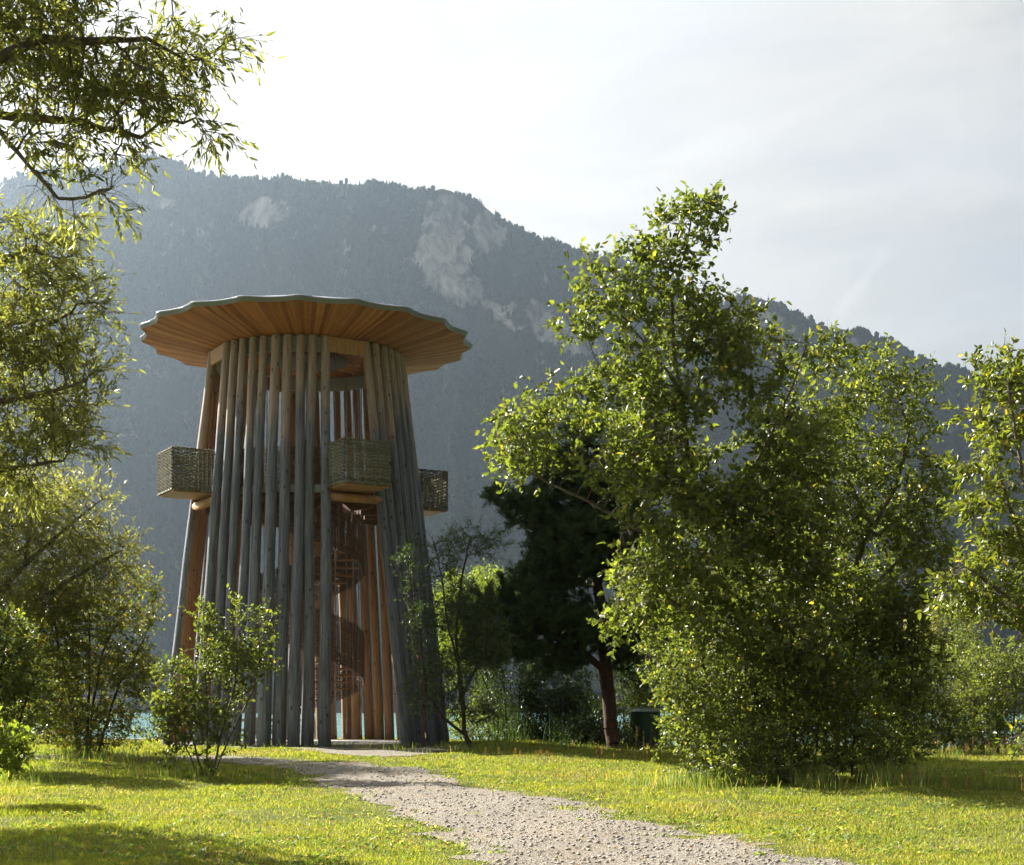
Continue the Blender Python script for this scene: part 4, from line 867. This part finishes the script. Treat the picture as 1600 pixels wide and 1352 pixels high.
# rail fence behind the tower
fx = (425-CXP)/F*50.5
fe = empty('rail_fence', (fx, 50.5, float(ground_z(fx, 50.5))), 'low timber rail fence by the water glimpsed between the tower logs', 'fence')
for k in range(4):
    mb = MB(); mb.box((-1.5+k, 0, .35), (.09, .09, .95)); mb.build('fence_post', MAT['wood_grey'], fe)
for z in (.38, .72):
    mb = MB(); mb.box((0, -.06, z), (3.4, .035, .1)); mb.build('rail', MAT['wood_grey'], fe)
# ------------------------------------------------------------------ grass
def grass():
    n = 800000; y = 11.5+(rng.random(n)**1.45)*40; x = (rng.uniform(-330, 1930, n)-CXP)/F*y
    s = gravel_mask(x, y); dens = vnoise(np.c_[x, y], .55, 71, 3)
    worn = sstep(.9, .0, -s)*.8                                   # thin near the gravel
    tw = np.hypot(x-TX, y-TY) > 4.3
    keep = ((s < 0) & (rng.random(n) > worn*.55) & (dens > rng.uniform(.05, .42, n))) | ((s > 0) & (s < .8) & (rng.random(n) < .5*np.exp(-s*4.5))) 
    tuft = (s > .3) & (vnoise(np.c_[x, y], 1.7, 77, 2) > .68) & (rng.random(n) < .25); keep = (keep | tuft) & tw & (ground_z(x, y) > -.3)
    x, y, s = x[keep], y[keep], s[keep]; n = len(x)
    h = rng.uniform(.015, .055, n)*(1+1.1*sstep(.52, .75, vnoise(np.c_[x, y], .45, 81, 3))); h = h*np.where(s > -.5, .7, 1.0)
    shade = sstep(33, 42, y); h = h*(1+1.6*shade*vnoise(np.c_[x, y], .8, 83, 2))
    w = .0016+.00017*y; 
    a = rng.uniform(0, 6.28, n); b = rng.uniform(0, 6.28, n); ln = h*rng.uniform(.2, .9, n)
    z = ground_z(x, y)-.005; ux, uy = np.cos(a)*w, np.sin(a)*w; lx, ly = np.cos(b)*ln, np.sin(b)*ln
    V = np.zeros((n, 5, 3)); 
    V[:, 0] = np.c_[x-ux, y-uy, z]; V[:, 1] = np.c_[x+ux, y+uy, z]; V[:, 2] = np.c_[x+ux*.75+lx*.35, y+uy*.75+ly*.35, z+h*.6]; V[:, 3] = np.c_[x-ux*.75+lx*.35, y-uy*.75+ly*.35, z+h*.6]; V[:, 4] = np.c_[x+lx, y+ly, z+h]
    b0 = (np.arange(n)*5)[:, None]
    tag(mesh_np('grass', V.reshape(-1, 3), [b0+np.array([[0, 1, 2, 3]]), b0+np.array([[3, 2, 4]])], MAT['grass']), 'short sunlit lawn grass on both sides of the gravel path', 'grass', kind='stuff')
    print('grass', n)
grass()
def tall_grass(name, spots, n, hlo, hhi, mat, label, seed_heads=0.0, w=.006):
    V = []; F3 = []; o = 0; Vs = []; Fs = []; os_ = 0
    for (px, py, rx, ry, cnt) in spots:
        pass
    tot = sum(s[4] for s in spots); xs = []; ys = []
    for (px0, px1, d0, d1, cnt) in spots:
        yy = rng.normal((d0+d1)/2, (d1-d0)/3, cnt); pp = rng.normal((px0+px1)/2, (px1-px0)/3.2, cnt); xs.append((pp-CXP)/F*yy); ys.append(yy)
    x = np.concatenate(xs); y = np.concatenate(ys); k = vnoise(np.c_[x, y], 1.2, 91, 2) > .42; x, y = x[k], y[k]; n = len(x); z = ground_z(x, y)
    h = hlo+(hhi-hlo)*rng.random(n)**1.8*(.35+1.0*vnoise(np.c_[x, y], 1.6, 93, 2)); a = rng.uniform(0, 6.28, n); b = rng.uniform(0, 6.28, n); ln = h*rng.uniform(.1, .5, n)
    ux, uy = np.cos(a)*w, np.sin(a)*w; lx, ly = np.cos(b)*ln, np.sin(b)*ln
    V = np.zeros((n, 7, 3))
    for i, (t, wd, l) in enumerate(((0, 1, 0), (.45, .9, .2), (.8, .6, .6))):
        V[:, 2*i] = np.c_[x-ux*wd+lx*l, y-uy*wd+ly*l, z+h*t]; V[:, 2*i+1] = np.c_[x+ux*wd+lx*l, y+uy*wd+ly*l, z+h*t]
    V[:, 6] = np.c_[x+lx, y+ly, z+h*.98]; b0 = (np.arange(n)*7)[:, None]
    tag(mesh_np(name, V.reshape(-1, 3), [b0+np.array([[0, 1, 3, 2]]), b0+np.array([[2, 3, 5, 4]]), b0+np.array([[4, 5, 6]])], mat), label, 'grass', kind='stuff')
tall_grass('tall_grass', [(1080, 1400, 24.6, 26.6, 7000), (1370, 1700, 23.5, 26, 700), (1380, 1660, 38, 43, 1500)], 0, .14, .45, MAT['weed'], 'long tufty grass round the foot of the leafy thicket')
tall_grass('reeds', [(800, 940, 45, 48, 1500)], 0, .5, 1.5, MAT['leaf_dark'], 'dark reed-like leaves under the pine', w=.012)
tall_grass('bush_grass', [(270, 370, 26.4, 27.6, 700), (180, 470, 26, 28, 500), (380, 720, 39, 41, 900), (0, 270, 31, 34.5, 2500), (-60, 90, 25, 28, 900), (640, 800, 36.5, 39, 700), (640, 1100, 39, 45, 2000)], 0, .1, .32, MAT['weed'], 'longer grass at the foot of the lone bush and along the tower logs')
def rosettes():                                          # plantain and clover leaves lying in the lawn
    n = 5200; y = 12+rng.random(n)**1.4*22; x = (rng.uniform(-150, 1750, n)-CXP)/F*y; s = gravel_mask(x, y)
    k = (s < .35) & (vnoise(np.c_[x, y], .9, 95, 3) > .5) & ((s < 0) | (rng.random(n) < .25)); x, y = x[k], y[k]; n = len(x); m_ = 7
    a = rng.uniform(0, 6.28, (n, m_)); p = np.repeat(np.c_[x, y, ground_z(x, y)+.012], m_, 0)+rng.normal(0, .03, (n*m_, 3))*[1, 1, .1]
    ax = unit(np.c_[np.cos(a.ravel()), np.sin(a.ravel()), rng.uniform(.15, .9, n*m_)]); L = rng.uniform(.025, .075, n*m_)
    v, f = leaves_mesh(p, ax, L, L*.5, rng, 1.5, True)
    tag(mesh_np('lawn_weeds', v, f, MAT['weed']), 'broad-leaved weeds and clover growing low in the lawn', 'weeds', kind='stuff')
    n = 700; y = 12+rng.random(n)**1.3*20; x = (rng.uniform(-100, 1700, n)-CXP)/F*y; a = rng.uniform(0, 6.28, n)
    ax = unit(np.c_[np.cos(a), np.sin(a), rng.uniform(-.1, .3, n)]); L = rng.uniform(.03, .07, n); v, f = leaves_mesh(np.c_[x, y, ground_z(x, y)+.035], ax, L, L*.45, rng, 2.0, True)
    tag(mesh_np('fallen_leaves', v, f, MAT['seed']), 'a few brown fallen leaves scattered on the path and lawn', 'fallen leaves', kind='stuff')
rosettes()
# brown seed heads
def seeds():
    xs, ys, hs = [], [], []
    for (a, b, d0, d1, c, h0, h1) in ((985, 1140, 33, 36, 26, .35, .85), (930, 985, 33, 36, 12, .2, .45), (1385, 1600, 38, 42, 45, .3, .6), (740, 860, 33, 36, 10, .12, .25), (1400, 1600, 22, 25, 9, .25, .45)):
        yy = rng.uniform(d0, d1, c); xs.append((rng.uniform(a, b, c)-CXP)/F*yy); ys.append(yy); hs.append(rng.uniform(h0, h1, c))
    x, y, h = map(np.concatenate, (xs, ys, hs)); n = len(x); z = ground_z(x, y); p0 = np.c_[x, y, z]; p1 = np.c_[x+rng.normal(0, .04, n), y, z+h]
    v1, f1 = tubes(p0, p1, np.full(n, .004), np.full(n, .003), 4)
    k = 26; t = rng.uniform(.5, 1.0, (n, k)); pp = (p0[:, None]+(p1-p0)[:, None]*t[..., None]).reshape(-1, 3); ax = unit(rng.normal(0, 1, pp.shape)+np.array([0, 0, .6]))
    v2, f2 = leaves_mesh(pp, ax, rng.uniform(.02, .045, len(pp)), np.full(len(pp), .018), rng, 0, False)
    tag(mesh_np('seed_heads', np.r_[v1, v2], np.r_[f1, f2+len(v1)], MAT['seed']), 'rusty brown dock and grass seed heads standing at the edge of the lawn', 'weeds', kind='stuff')
seeds()
